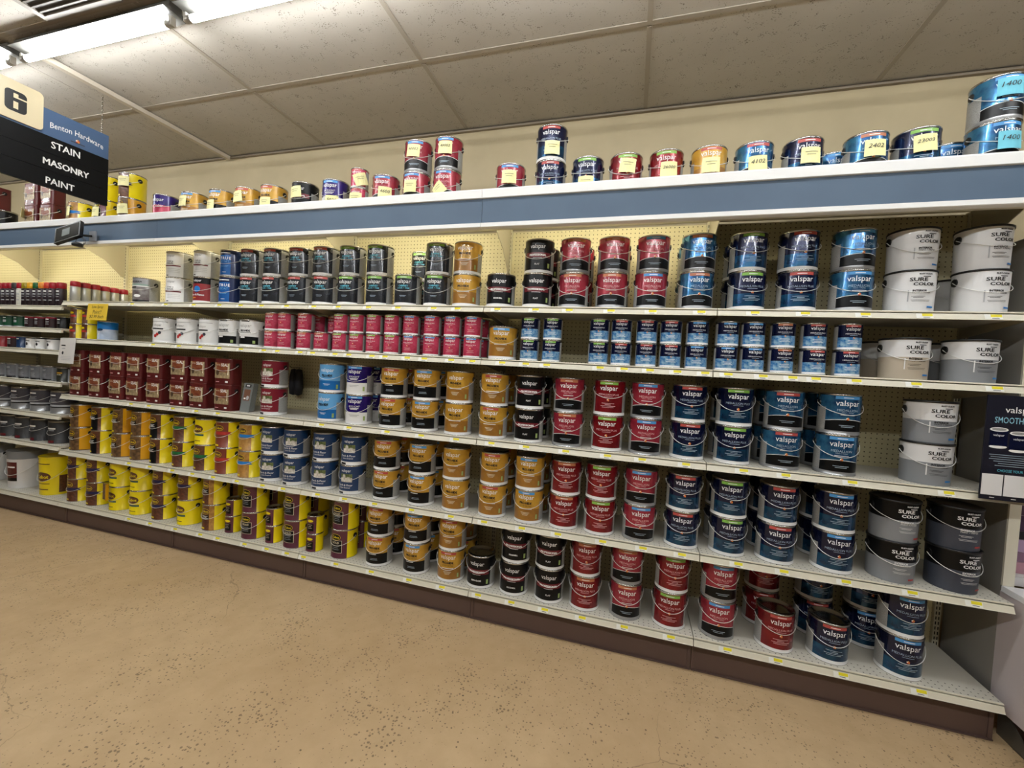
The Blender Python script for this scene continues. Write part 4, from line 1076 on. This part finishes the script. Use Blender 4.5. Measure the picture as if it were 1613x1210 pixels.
  (5.772, 0.103, 'navy', 'navy', 'g', 'b', ''),
 ],
 'La': [
 ],
 'Lb': [
  (-0.964, 0.065, 's_green', '', 'h', '', ''),
  (-0.836, 0.065, 's_green', '', 'h', '', ''),
  (-0.684, 0.065, 's_green', '', 'h', '', ''),
  (-0.535, 0.065, 's_maroon', '', 'h', '', ''),
  (-0.399, 0.065, 's_maroon', '', 'h', '', ''),
  (-0.256, 0.065, 's_maroon', '', 'h', '', ''),
  (-0.109, 0.065, 's_black', '', 'h', '', ''),
 ],
 'Lc': [
  (-0.922, 0.065, 's_red', '', 'h', '', ''),
  (-0.768, 0.065, 's_maroon', '', 'h', '', ''),
  (-0.643, 0.065, 's_navy', '', 'h', '', ''),
  (-0.513, 0.065, 's_white', '', 'h', '', ''),
  (-0.385, 0.065, 's_white', '', 'h', '', ''),
  (-0.234, 0.065, 's_white', '', 'h', '', ''),
 ],
 'Ld': [
  (-0.935, 0.073, 'q_grey', '', 'q', '', ''),
  (-0.771, 0.073, 'q_grey', '', 'q', '', ''),
  (-0.602, 0.073, 'q_grey', '', 'q', '', ''),
  (-0.438, 0.073, 'q_grey', '', 'q', '', ''),
  (-0.277, 0.073, 'q_grey', '', 'q', '', ''),
  (-0.096, 0.073, 'q_darkgold', '', 'q', '', ''),
 ],
 'Le': [
  (-0.97, 0.103, 'greyrib', '', 'g', '', ''),
  (-0.696, 0.103, 'greyrib', '', 'g', '', ''),
  (-0.433, 0.103, 'greyrib', '', 'g', '', ''),
  (-0.163, 0.103, 'greyrib', '', 'g', '', ''),
 ],
 'L4': [
  (-1.086, 0.103, 'charcoal', '', 'g', '', ''),
  (-0.843, 0.103, 'charcoal', '', 'g', '', ''),
  (-0.635, 0.103, 'charcoal', '', 'g', '', ''),
  (-0.425, 0.103, 'charcoal', '', 'g', '', ''),
  (-0.188, 0.103, 'charcoal', '', 'g', '', ''),
 ],
 'L5': [
  (-1.225, 0.145, 'pailwhite', '', 'p', '', ''),
  (-0.743, 0.145, 'pailwhite', '', 'p', '', ''),
  (-0.299, 0.135, 'pailyellow', '', 'y', '', ''),
 ],
}

# ---------------------------------------------------------------- stock on the shelves
NOTES.update({('T', 1): [('l', '20', 'y', -0.05, 0.12, 0)], ('T', 3): [('l', '', 'y', -0.02, 0.11, 0)], ('T', 4): [('l', '', 'y', 0.0, 0.09, 0)], ('T', 5): [('l', '', 'y', 0.03, 0.1, 0.1), ('u', '', 'y', 0.03, 0.12, 0)], ('T', 7): [('l', '', 'y', -0.02, 0.12, 0)], ('T', 8): [('l', '', 'y', -0.02, 0.075, 0)], ('T', 9): [('l', '', 'y', -0.02, 0.12, 0.15)], ('T', 10): [('l', '', 'y', 0.005, 0.065, 0)], ('T', 11): [('l', '', 'y', -0.01, 0.12, 0.1)], ('T', 12): [('l', '5020', 'y', 0.02, 0.045, 0)], ('T', 13): [('u', '', 'y', 0.03, 0.05, 0.4), ('l', '', 'y', 0.0, 0.05, 0)], ('T', 14): [('l', '4600', 'y', 0.025, 0.075, 0)], ('T', 15): [('u', '40002', 'y', -0.005, 0.12, -0.05), ('l', '', 'y', 0.0, 0.1, 0)], ('T', 16): [('u', '40002', 'y', 0.005, 0.12, 0), ('l', '', 'y', -0.02, 0.07, 0.7)], ('T', 17): [('l', '', 'y', 0.0, 0.11, 0)], ('T', 18): [('u', '', 'y', 0.01, 0.06, 0)], ('T', 19): [('l', '', 'y', 0.0, 0.045, 0)], ('T', 20): [('l', '', 'y', 0.0, 0.12, -0.1)], ('T', 21): [('l', '26000', 'y', 0.015, 0.085, 0)], ('T', 22): [('l', '', 'y', 0.0, 0.09, 0)], ('T', 23): [('l', '4102', 'y', 0.0, 0.08, 0.05)], ('T', 24): [('l', '', 'y', 0.004, 0.1, 0)], ('T', 26): [('l', '2402', 'y', 0.004, 0.11, 0)], ('T', 27): [('l', '23003', 'y', 0.0, 0.115, 0.05)], ('T', 29): [('u', '1400', 'b', -0.006, 0.13, 0), ('l', '1400', 'b', 0.002, 0.1, 0)]})
stock(ROWS)
label_all()

# price tags along the rails
for row, zk in ((1, 1), (2, 2), (3, 3), (4, 4), (5, 5)):
    last = -9
    for x, y, lo, up, sz, tab, ex in ROWS[row]:
        if x < 0.75 or y > 0.15 or x - last < 0.085:
            continue
        last = x
        k = int(math.floor(x / S)); k = max(0, min(4, k))
        sh = SHELFOBJ[(k, round(SHELFZ[zk], 3))]
        xx = min(max(x - k * S + random.uniform(-0.02, 0.03), 0.035), S - 0.035)
        link('price_tag', TAGM, sh, (xx, 0, 0))

# spray cans, far left
CAPS = {'red': M('cap_red', '#9b1526', 0.35), 'black': M('cap_dark', '#2e2f30', 0.4), 'yellow': M('cap_yellow', '#e0a416', 0.4), 'olive': M('cap_olive', '#9a8a1c', 0.4), 'green': M('cap_green', '#145c2e', 0.4), 'orange': M('cap_orange', '#e08a2c', 0.4), 'vermilion': M('cap_vermilion', '#c43c22', 0.4)}
spb = {}
def spray_meshes(cap, bodyk):
    key = (cap, bodyk)
    if key not in spb:
        bm_ = {'dark': M('spray_dark', '#2a1d24', 0.35, 0.2), 'silver': M('spray_silver', '#b4b4ae', 0.3, 0.5), 'white': M('spray_white', '#d4d4c8', 0.4)}[bodyk]
        mb = MB(); mb.lathe([(0.031, 0), (0.0325, 0.003), (0.0325, 0.142), (0.029, 0.15)], bm_, 20, cap0=True, cap1=True)
        print_items(mb, [('b', W_, 0, 0.125, 0.03, 0.012), ('b', LGREY, 0, 0.1, 0.035, 0.01), ('b', LGREY, 0, 0.08, 0.03, 0.006), ('b', LGREY, 0, 0.05, 0.036, 0.008)] if bodyk != 'silver' else [], lambda x, z, o: ((0.0325 + o) * math.sin(x / 0.0325), -(0.0325 + o) * math.cos(x / 0.0325), z))
        b_ = mb.mesh('body')
        mb = MB(); mb.lathe([(0.031, 0.150), (0.032, 0.152), (0.031, 0.196), (0.028, 0.2), (0.0005, 0.2)], CAPS[cap], 20); c_ = mb.mesh('cap')
        spb[key] = (b_, c_)
    return spb[key]
def spray(x, y, z, cap, bodyk, label, group):
    t = thing('spray_can', label, 'spray can', (x, y, z), face_rot(x), group)
    b_, c_ = spray_meshes(cap, bodyk)
    link('body', b_, t); link('cap', c_, t)
    if bodyk == 'silver':
        t.scale = (1.0, 1.0, 0.84)
spray(-0.958, 0.06, 1.808, 'red', 'dark', 'first from left of the front spray cans, red cap', 'front row of spray cans in far left bay')
spray(-0.885, 0.06, 1.808, 'red', 'dark', 'second from left of the front spray cans, red cap', 'front row of spray cans in far left bay')
spray(-0.817, 0.06, 1.808, 'red', 'dark', 'third from left of the front spray cans, red cap', 'front row of spray cans in far left bay')
spray(-0.746, 0.06, 1.808, 'black', 'dark', 'fourth from left of the front spray cans, black cap', 'front row of spray cans in far left bay')
spray(-0.675, 0.06, 1.808, 'red', 'white', 'fifth from left of the front spray cans, red cap', 'front row of spray cans in far left bay')
spray(-0.607, 0.06, 1.808, 'olive', 'dark', 'sixth from left of the front spray cans, olive cap', 'front row of spray cans in far left bay')
spray(-0.536, 0.06, 1.808, 'yellow', 'dark', 'seventh from left of the front spray cans, yellow cap', 'front row of spray cans in far left bay')
spray(-0.454, 0.06, 1.808, 'green', 'dark', 'eighth from left of the front spray cans, green cap', 'front row of spray cans in far left bay')
spray(-0.382, 0.06, 1.808, 'orange', 'dark', 'ninth from left of the front spray cans, orange cap', 'front row of spray cans in far left bay')
spray(-0.311, 0.06, 1.808, 'vermilion', 'dark', 'tenth from left of the front spray cans, vermilion cap', 'front row of spray cans in far left bay')
spray(-0.241, 0.06, 1.808, 'red', 'dark', 'eleventh from left of the front spray cans, red cap', 'front row of spray cans in far left bay')
spray(-0.147, 0.06, 1.808, 'red', 'dark', 'twelfth from left of the front spray cans, red cap', 'front row of spray cans in far left bay')
spray(0.045, 0.050, 1.8483, 'red', 'silver', 'first from the front in the red capped spray can file', 'file of red capped spray cans')
spray(0.045, 0.117, 1.8483, 'red', 'silver', 'second from the front in the red capped spray can file', 'file of red capped spray cans')
spray(0.045, 0.184, 1.8483, 'red', 'silver', 'third from the front in the red capped spray can file', 'file of red capped spray cans')
spray(0.045, 0.251, 1.8483, 'red', 'silver', 'fourth from the front in the red capped spray can file', 'file of red capped spray cans')
spray(0.045, 0.318, 1.8483, 'red', 'silver', 'fifth from the front in the red capped spray can file', 'file of red capped spray cans')
spray(0.045, 0.385, 1.8483, 'red', 'silver', 'sixth from the front in the red capped spray can file', 'file of red capped spray cans')
# yellow carton at the left frame edge, standing on the spray cans' shelf further back
mb = MB(); cart = thing('carton', 'small yellow and black carton behind the spray cans', 'carton', (-0.93, 0.33, 1.808))
mb.box(-0.05, 0.05, -0.03, 0.03, 0.0, 0.21, M('carton_black', '#17171a', 0.4)); build(mb, 'body', cart)
mb = MB(); mb.box(-0.051, 0.051, -0.031, 0.031, 0.21, 0.262, M('carton_yellow', '#d8cf2a', 0.4)); build(mb, 'top_band', cart)

# sale card and price sheet hung on the rails
mb = MB(); YC = M('sale_card', '#e9c63a', 0.6)
t = thing('sale_card', 'yellow handwritten spray paint sale card hung on top shelf edge', 'sign', (0.45, -0.018, 1.826))
mb.prism_x([(-0.0, 0.0), (-0.001, 0.0), (-0.012, -0.13), (-0.011, -0.13)], -0.115, 0.115, YC); build(mb, 'card', t)
mb = MB(); PE = M('pencil', '#5c4c1e', 0.7)
print_items(mb, [('t', 'Low Spray', PE, 0, -0.028, 0.13, {'shear': 0.2}), ('t', 'Paint!!', PE, 0, -0.065, 0.1, {'shear': 0.2}), ('t', '$2.99 Each', PE, 0, -0.103, 0.16, {'shear': 0.2})], lambda x, z, o: (x, -0.001 + z * 0.0846 - 0.0005 - o, z)); build(mb, 'handwriting', t)
mb = MB(); t = thing('price_sheet', 'white printed sheet hanging from second shelf corner', 'paper', (0.105, -0.018, 1.545))
mb.prism_x([(0.0, 0.0), (-0.0008, 0.0), (-0.016, -0.205), (-0.015, -0.205)], -0.095, 0.095, M('paper_white', '#d5d3cf', 0.7)); build(mb, 'sheet', t)
mb = MB(); print_items(mb, [('b', K_, -0.045, -0.06, 0.05, 0.01), ('b', LGREY, -0.04, -0.085, 0.04, 0.008), ('e', K_, -0.045, -0.12, 0.022, 0.026)] + bars(-0.15, [0.12, 0.13, 0.11], LGREY, 0.002, 0.012), lambda x, z, o: (x, -0.0008 + z * 0.0742 - 0.0006 - o, z)); build(mb, 'printing', t)

# clamshell tool pack leaning on the square pails
t = thing('blister_pack', 'clear blister pack of a hand tool leaning by maroon cans', 'pack', (1.86, 0.055, SHELFZ[3]))
mb = MB(); CL = M('blister_grey', '#7f8482', 0.25, 0.1)
mb.prism_x([(0.0, 0.0), (0.045, 0.006), (0.075, 0.20), (0.035, 0.205)], -0.042, 0.042, CL); build(mb, 'pack', t)
mb = MB(); wr = lambda x, z, o: (x, 0.035 * z / 0.205 - 0.0006 - o, z)
print_items(mb, [('b', M('pack_card', '#6e4a36', 0.5), 0.0, 0.12, 0.055, 0.08), ('b', BLK, 0, 0.185, 0.05, 0.02), ('b', W_, 0, 0.186, 0.03, 0.008), ('e', LGREY, 0.01, 0.1, 0.024, 0.03), ('b', W_, -0.015, 0.095, 0.016, 0.01)], wr); build(mb, 'insert_card', t)
# dark pouch on a peg hook
t = thing('hanging_pouch', 'black pouches hanging from a peg hook beside maroon cans', 'pouch', (2.0, 0.38, 1.20))
mb = MB()
for dx, y0 in ((-0.028, 0.0), (0.03, -0.012)):
    mb.lathe([(0.004, 0.0), (0.028, 0.01), (0.034, 0.07), (0.03, 0.15), (0.022, 0.2), (0.004, 0.205)], M('pouch_black', '#1b1a20', 0.6), 14, True, True, dx, y0)
build(mb, 'pouch', t)
mb = MB(); mb.tube([(0, 0.05, 0.215), (0, -0.06, 0.215), (0, -0.075, 0.228)], 0.003, STEEL, 6); build(mb, 'peg_hook', t)
# leaflets hung on stain cans
for lx, ly, lz, lab in ((0.735, -0.003, 0.895, 'folded wood sample leaflet hung on amber stain cans'), (0.56, -0.003, 0.285, 'brown sample leaflet hung between yellow stain cans on base')):
    t = thing('leaflet', lab, 'leaflet', (lx, ly, lz))
    mb = MB(); mb.box(-0.03, 0.03, -0.003, 0.0, 0, 0.13, DBRN); build(mb, 'cover', t)
    mb = MB(); mb.box(0.03, 0.034, -0.02, 0.0, 0, 0.13, ORY); build(mb, 'fold', t)

# small monitor on the canopy edge
t = thing('monitor', 'small black tilted monitor clamped under the left canopy', 'monitor', (0.54, -0.25, 2.25))
mb = MB(); c, s_ = math.cos(0.35), math.sin(0.35)
mon = MB(); BZ = M('monitor_black', '#0b0c0e', 0.3)
mon.box(-0.10, 0.10, -0.012, 0.012, -0.01, 0.125, BZ); o = build(mon, 'bezel', t); o.rotation_euler = (-0.35, -0.35, 0.25)
scr = MB(); scr.box(-0.09, 0.09, -0.0132, -0.0122, 0.0, 0.115, M('monitor_glass', '#10181a', 0.08)); scr.box(-0.04, 0.02, -0.0137, -0.0133, 0.03, 0.09, M('screen_glow', '#161d1c', 0.4, emit=0.03, emitc=(0.4, 0.7, 0.6))); q = build(scr, 'screen', o)
mb = MB(); mb.tube([(0.02, 0.02, 0.04), (0.04, 0.08, 0.05), (0.05, 0.108, 0.055)], 0.008, BZ, 8); mb.box(0.02, 0.09, 0.106, 0.114, 0.02, 0.09, M('mount_plate', '#b8bcc2', 0.3, 0.5)); build(mb, 'mount', t)
mb = MB(); mb.lathe([(0.002, -0.05), (0.03, -0.046), (0.032, -0.03), (0.02, -0.02)], BZ, 16, True, True, 0.06, 0.02); build(mb, 'speaker', t)
mb = MB(); mb.tube([(0.06 + 0.05 * math.sin(a) + 0.02 * i / 24, 0.03, -0.01 + 0.03 * math.cos(a * 1.0)) for i, a in enumerate([2 * PI * j / 16 for j in range(25)])], 0.0018, BZ, 5); build(mb, 'cable', t)

# ---------------------------------------------------------------- aisle sign
SB = M('sign_black', '#08090b', 0.5, spec=0.2); SBL = M('sign_blue', '#4a6386', 0.4); SCR = M('sign_cream', '#d9cba8', 0.4)
t = thing('aisle_sign', 'hanging aisle six sign for stain, masonry and paint', 'sign', (0.936, -0.288, 2.462), -0.04)
def YB(y0, y1, z0, z1, x0, x1, m, name):
    mb = MB(); mb.box(x0, x1, y0 + 0.288, y1 + 0.288, z0 - 2.462, z1 - 2.462, m); return build(mb, name, t)
wr = lambda y, z, o: (0.0105 + o, y + 0.288, z - 2.462)
def words(items, name, x=0.0105):
    mb = MB(); print_items(mb, items, lambda y, z, o: (x + o, y + 0.288, z - 2.462)); return build(mb, name, t)
YB(-1.16, -0.255, 2.775, 2.936, -0.01, 0.01, SBL, 'header_panel')
for i, (a, b) in enumerate(((2.672, 2.775), (2.567, 2.670), (2.462, 2.565))):
    YB(-1.16, -0.255, a, b, -0.012, 0.012, SB, 'word_panel')
rp = MB(); pts = []
for cy, cz, a0 in ((-0.605, 2.985, 0), (-0.815, 2.985, 90), (-0.815, 2.81, 180), (-0.605, 2.81, 270)):
    for i in range(6):
        a = math.radians(a0 + 18 * i); pts.append((cy + 0.024 * math.cos(a) + 0.288, cz + 0.024 * math.sin(a) - 2.462))
rp.prism_x(pts, 0.0, 0.018, SCR); build(rp, 'number_panel', t)
six = []
for cy, cz, a0 in ((0.024, 0.039, 0), (-0.024, 0.039, 90), (-0.024, -0.039, 180), (0.024, -0.039, 270)):
    six += [(-0.697 + cy + 0.021 * math.cos(math.radians(a0 + 18 * i)), 2.893 + cz + 0.021 * math.sin(math.radians(a0 + 18 * i))) for i in range(6)]
words([('p', K_, six), ('b', SCR, -0.697, 2.871, 0.02, 0.040), ('b', SCR, -0.697, 2.924, 0.02, 0.026), ('b', SCR, -0.674, 2.9155, 0.047, 0.008)], 'number', 0.0185)
words([('t', 'Benton Hardware', W_, -0.416, 2.86, 0.262, {'bold': 0.003, 'arc': -0.06, 'hs': 1.35})] + emblem(-0.416, 2.812, 0.012)[0][2] + [('b', SLATE, -0.416, 2.8, 0.07, 0.006)], 'shop_name')
words([('t', 'STAIN', W_, -0.473, 2.729, 0.136, {'fat': 0.007, 'hs': 1.15})], 'lettering', 0.0125)
words([('t', 'MASONRY', W_, -0.467, 2.617, 0.218, {'fat': 0.007, 'hs': 1.15})], 'lettering', 0.0125)
words([('t', 'PAINT', W_, -0.496, 2.504, 0.134, {'fat': 0.007, 'hs': 1.15})], 'lettering', 0.0125)
for yc in (-0.288, -1.12):
    mb = MB(); n = 17
    for i in range(n):
        z = 2.936 - 2.462 + (CEIL - 2.936) * (i + 0.5) / n
        lk = [(0.004 * math.cos(a) if i % 2 else 0.0, yc + 0.288 + (0.0 if i % 2 else 0.004 * math.cos(a)), z + 0.0105 * math.sin(a)) for a in [2 * PI * j / 8 for j in range(9)]]
        mb.tube(lk, 0.0011, STEEL, 4)
    build(mb, 'chain', t)

# ---------------------------------------------------------------- colour display at the right end
LAM = M('white_laminate', '#d6d2d2', 0.4); GRY = M('grey_side_panel', '#8f8c86', 0.5); LIL = M('pale_laminate', '#c9c0c2', 0.45)
t = thing('colour_display', 'white paint colour display stand at right end of shelving', 'display', (6.125, 0.0, 0.0))
mb = MB(); mb.box(0.0, 0.02, 0.115, 0.43, 0.02, 2.2, GRY); build(mb, 'side_panel', t)
mb = MB(); mb.box(0.021, 1.3, 0.135, 0.43, 0.66, 2.2, LAM); mb.box(0.0, 0.04, 0.105, 0.1145, 0.66, 2.2, CREAM); mb.box(0.0401, 1.3, 0.125, 0.1349, 0.66, 0.70, LAM); build(mb, 'back_board', t)
mb = MB(); mb.box(-0.004, 1.3, -0.33, 0.104, 0.635, 0.66, M('counter_white', '#e4e4e6', 0.35)); build(mb, 'counter_top', t)
mb = MB(); mb.box(0.0, 0.02, -0.30, 0.1145, 0.13, 0.634, LIL); build(mb, 'counter_side', t)
mb = MB(); mb.box(0.0201, 1.3, -0.22, -0.2, 0.13, 0.634, LIL); build(mb, 'front_panel', t)
mb = MB(); mb.box(0.05, 1.3, 0.06, 0.10, 0.0, 0.13, KICK); build(mb, 'plinth', t)
mb = MB(); mb.prism_x([(-0.12, 0.0), (-0.11, 0.0), (0.06, 0.12), (0.1, 0.129), (0.1, 0.0)], 0.024, 0.03, M('foot_metal', '#6a665e', 0.4, 0.5)); mb.box(0.024, 0.11, -0.11, 0.03, 0.0, 0.004, M('foot_metal')); build(mb, 'foot', t)
chips = [('#4a3346', 0.975, 1.02), ('#3b2540', 0.905, 0.973), ('#16131a', 0.868, 0.903), ('#a98fae', 0.812, 0.866), ('#84627a', 0.768, 0.81), ('#b08291', 0.715, 0.766)]
for j in range(6):
    for i, (hx, a, b) in enumerate(chips):
        mb = MB(); mb.box(0.046 + j * 0.2, 0.24 + j * 0.2, 0.131, 0.1345, a, b, M('chip_%s' % hx, hx, 0.5)); build(mb, 'colour_chip', t)
# sheen card clipped to the shelf edge
t = thing('sheen_card', 'dark paint sheen card with white swatches hung on rightmost shelf', 'sign', (6.035, -0.034, 1.062))
DK = M('card_dark', '#171826', 0.35)
mb = MB(); mb.box(-0.11, 0.11, 0.0, 0.006, 0.0, 0.437, DK); build(mb, 'card', t)
wr = lambda x, z, o: (x, -o, z)
mb = MB()
print_items(mb, [('t', 'valspar', W_, 0.0, 0.375, 0.102, {'bold': 0.004}), ('t', 'SMOOTH + EVEN', M('print_lightblue', '#8fc4d8', 0.4), 0.003, 0.335, 0.17, {'bold': 0.008, 'hs': 1.6})] + bars(0.19, [0.18, 0.17, 0.18, 0.15, 0.12, 0.14], TXTGREY, 0.0022, 0.009) + [('t', 'CHOOSE YOUR SHEEN', TXTTEAL, 0, 0.125, 0.12, {'bold': 0.008, 'hs': 1.3})] + [('b', W_, x, 0.01, 0.016, 0.003) for x in (-0.07, 0.0, 0.07)], wr)
build(mb, 'lettering', t)
for x, z in ((-0.065, 0.225), (0.0, 0.213), (0.065, 0.225)):
    mb = MB()
    print_items(mb, [('b', NAVY, x, z + 0.035, 0.058, 0.065), ('e', W_, x, z + 0.07, 0.062, 0.018), ('e', SIDE, x, z + 0.0705, 0.05, 0.011), ('e', W_, x, z - 0.002, 0.06, 0.014), ('b', NAVY, x, z + 0.008, 0.06, 0.012), ('t', 'valspar', W_, x, z + 0.045, 0.036, {})], wr)
    build(mb, 'can_picture', t)
for x in (-0.073, 0.0, 0.073):
    mb = MB(); mb.box(x - 0.034, x + 0.034, -0.002, 0.0, 0.02, 0.108, M('swatch_white', '#e6e6e6', 0.25)); build(mb, 'swatch', t)
mb = MB(); mb.tube([(0.06, 0.003, 0.437), (0.06, 0.006, 0.444), (0.06, 0.02, 0.447)], 0.002, STEEL, 5); build(mb, 'clip', t)
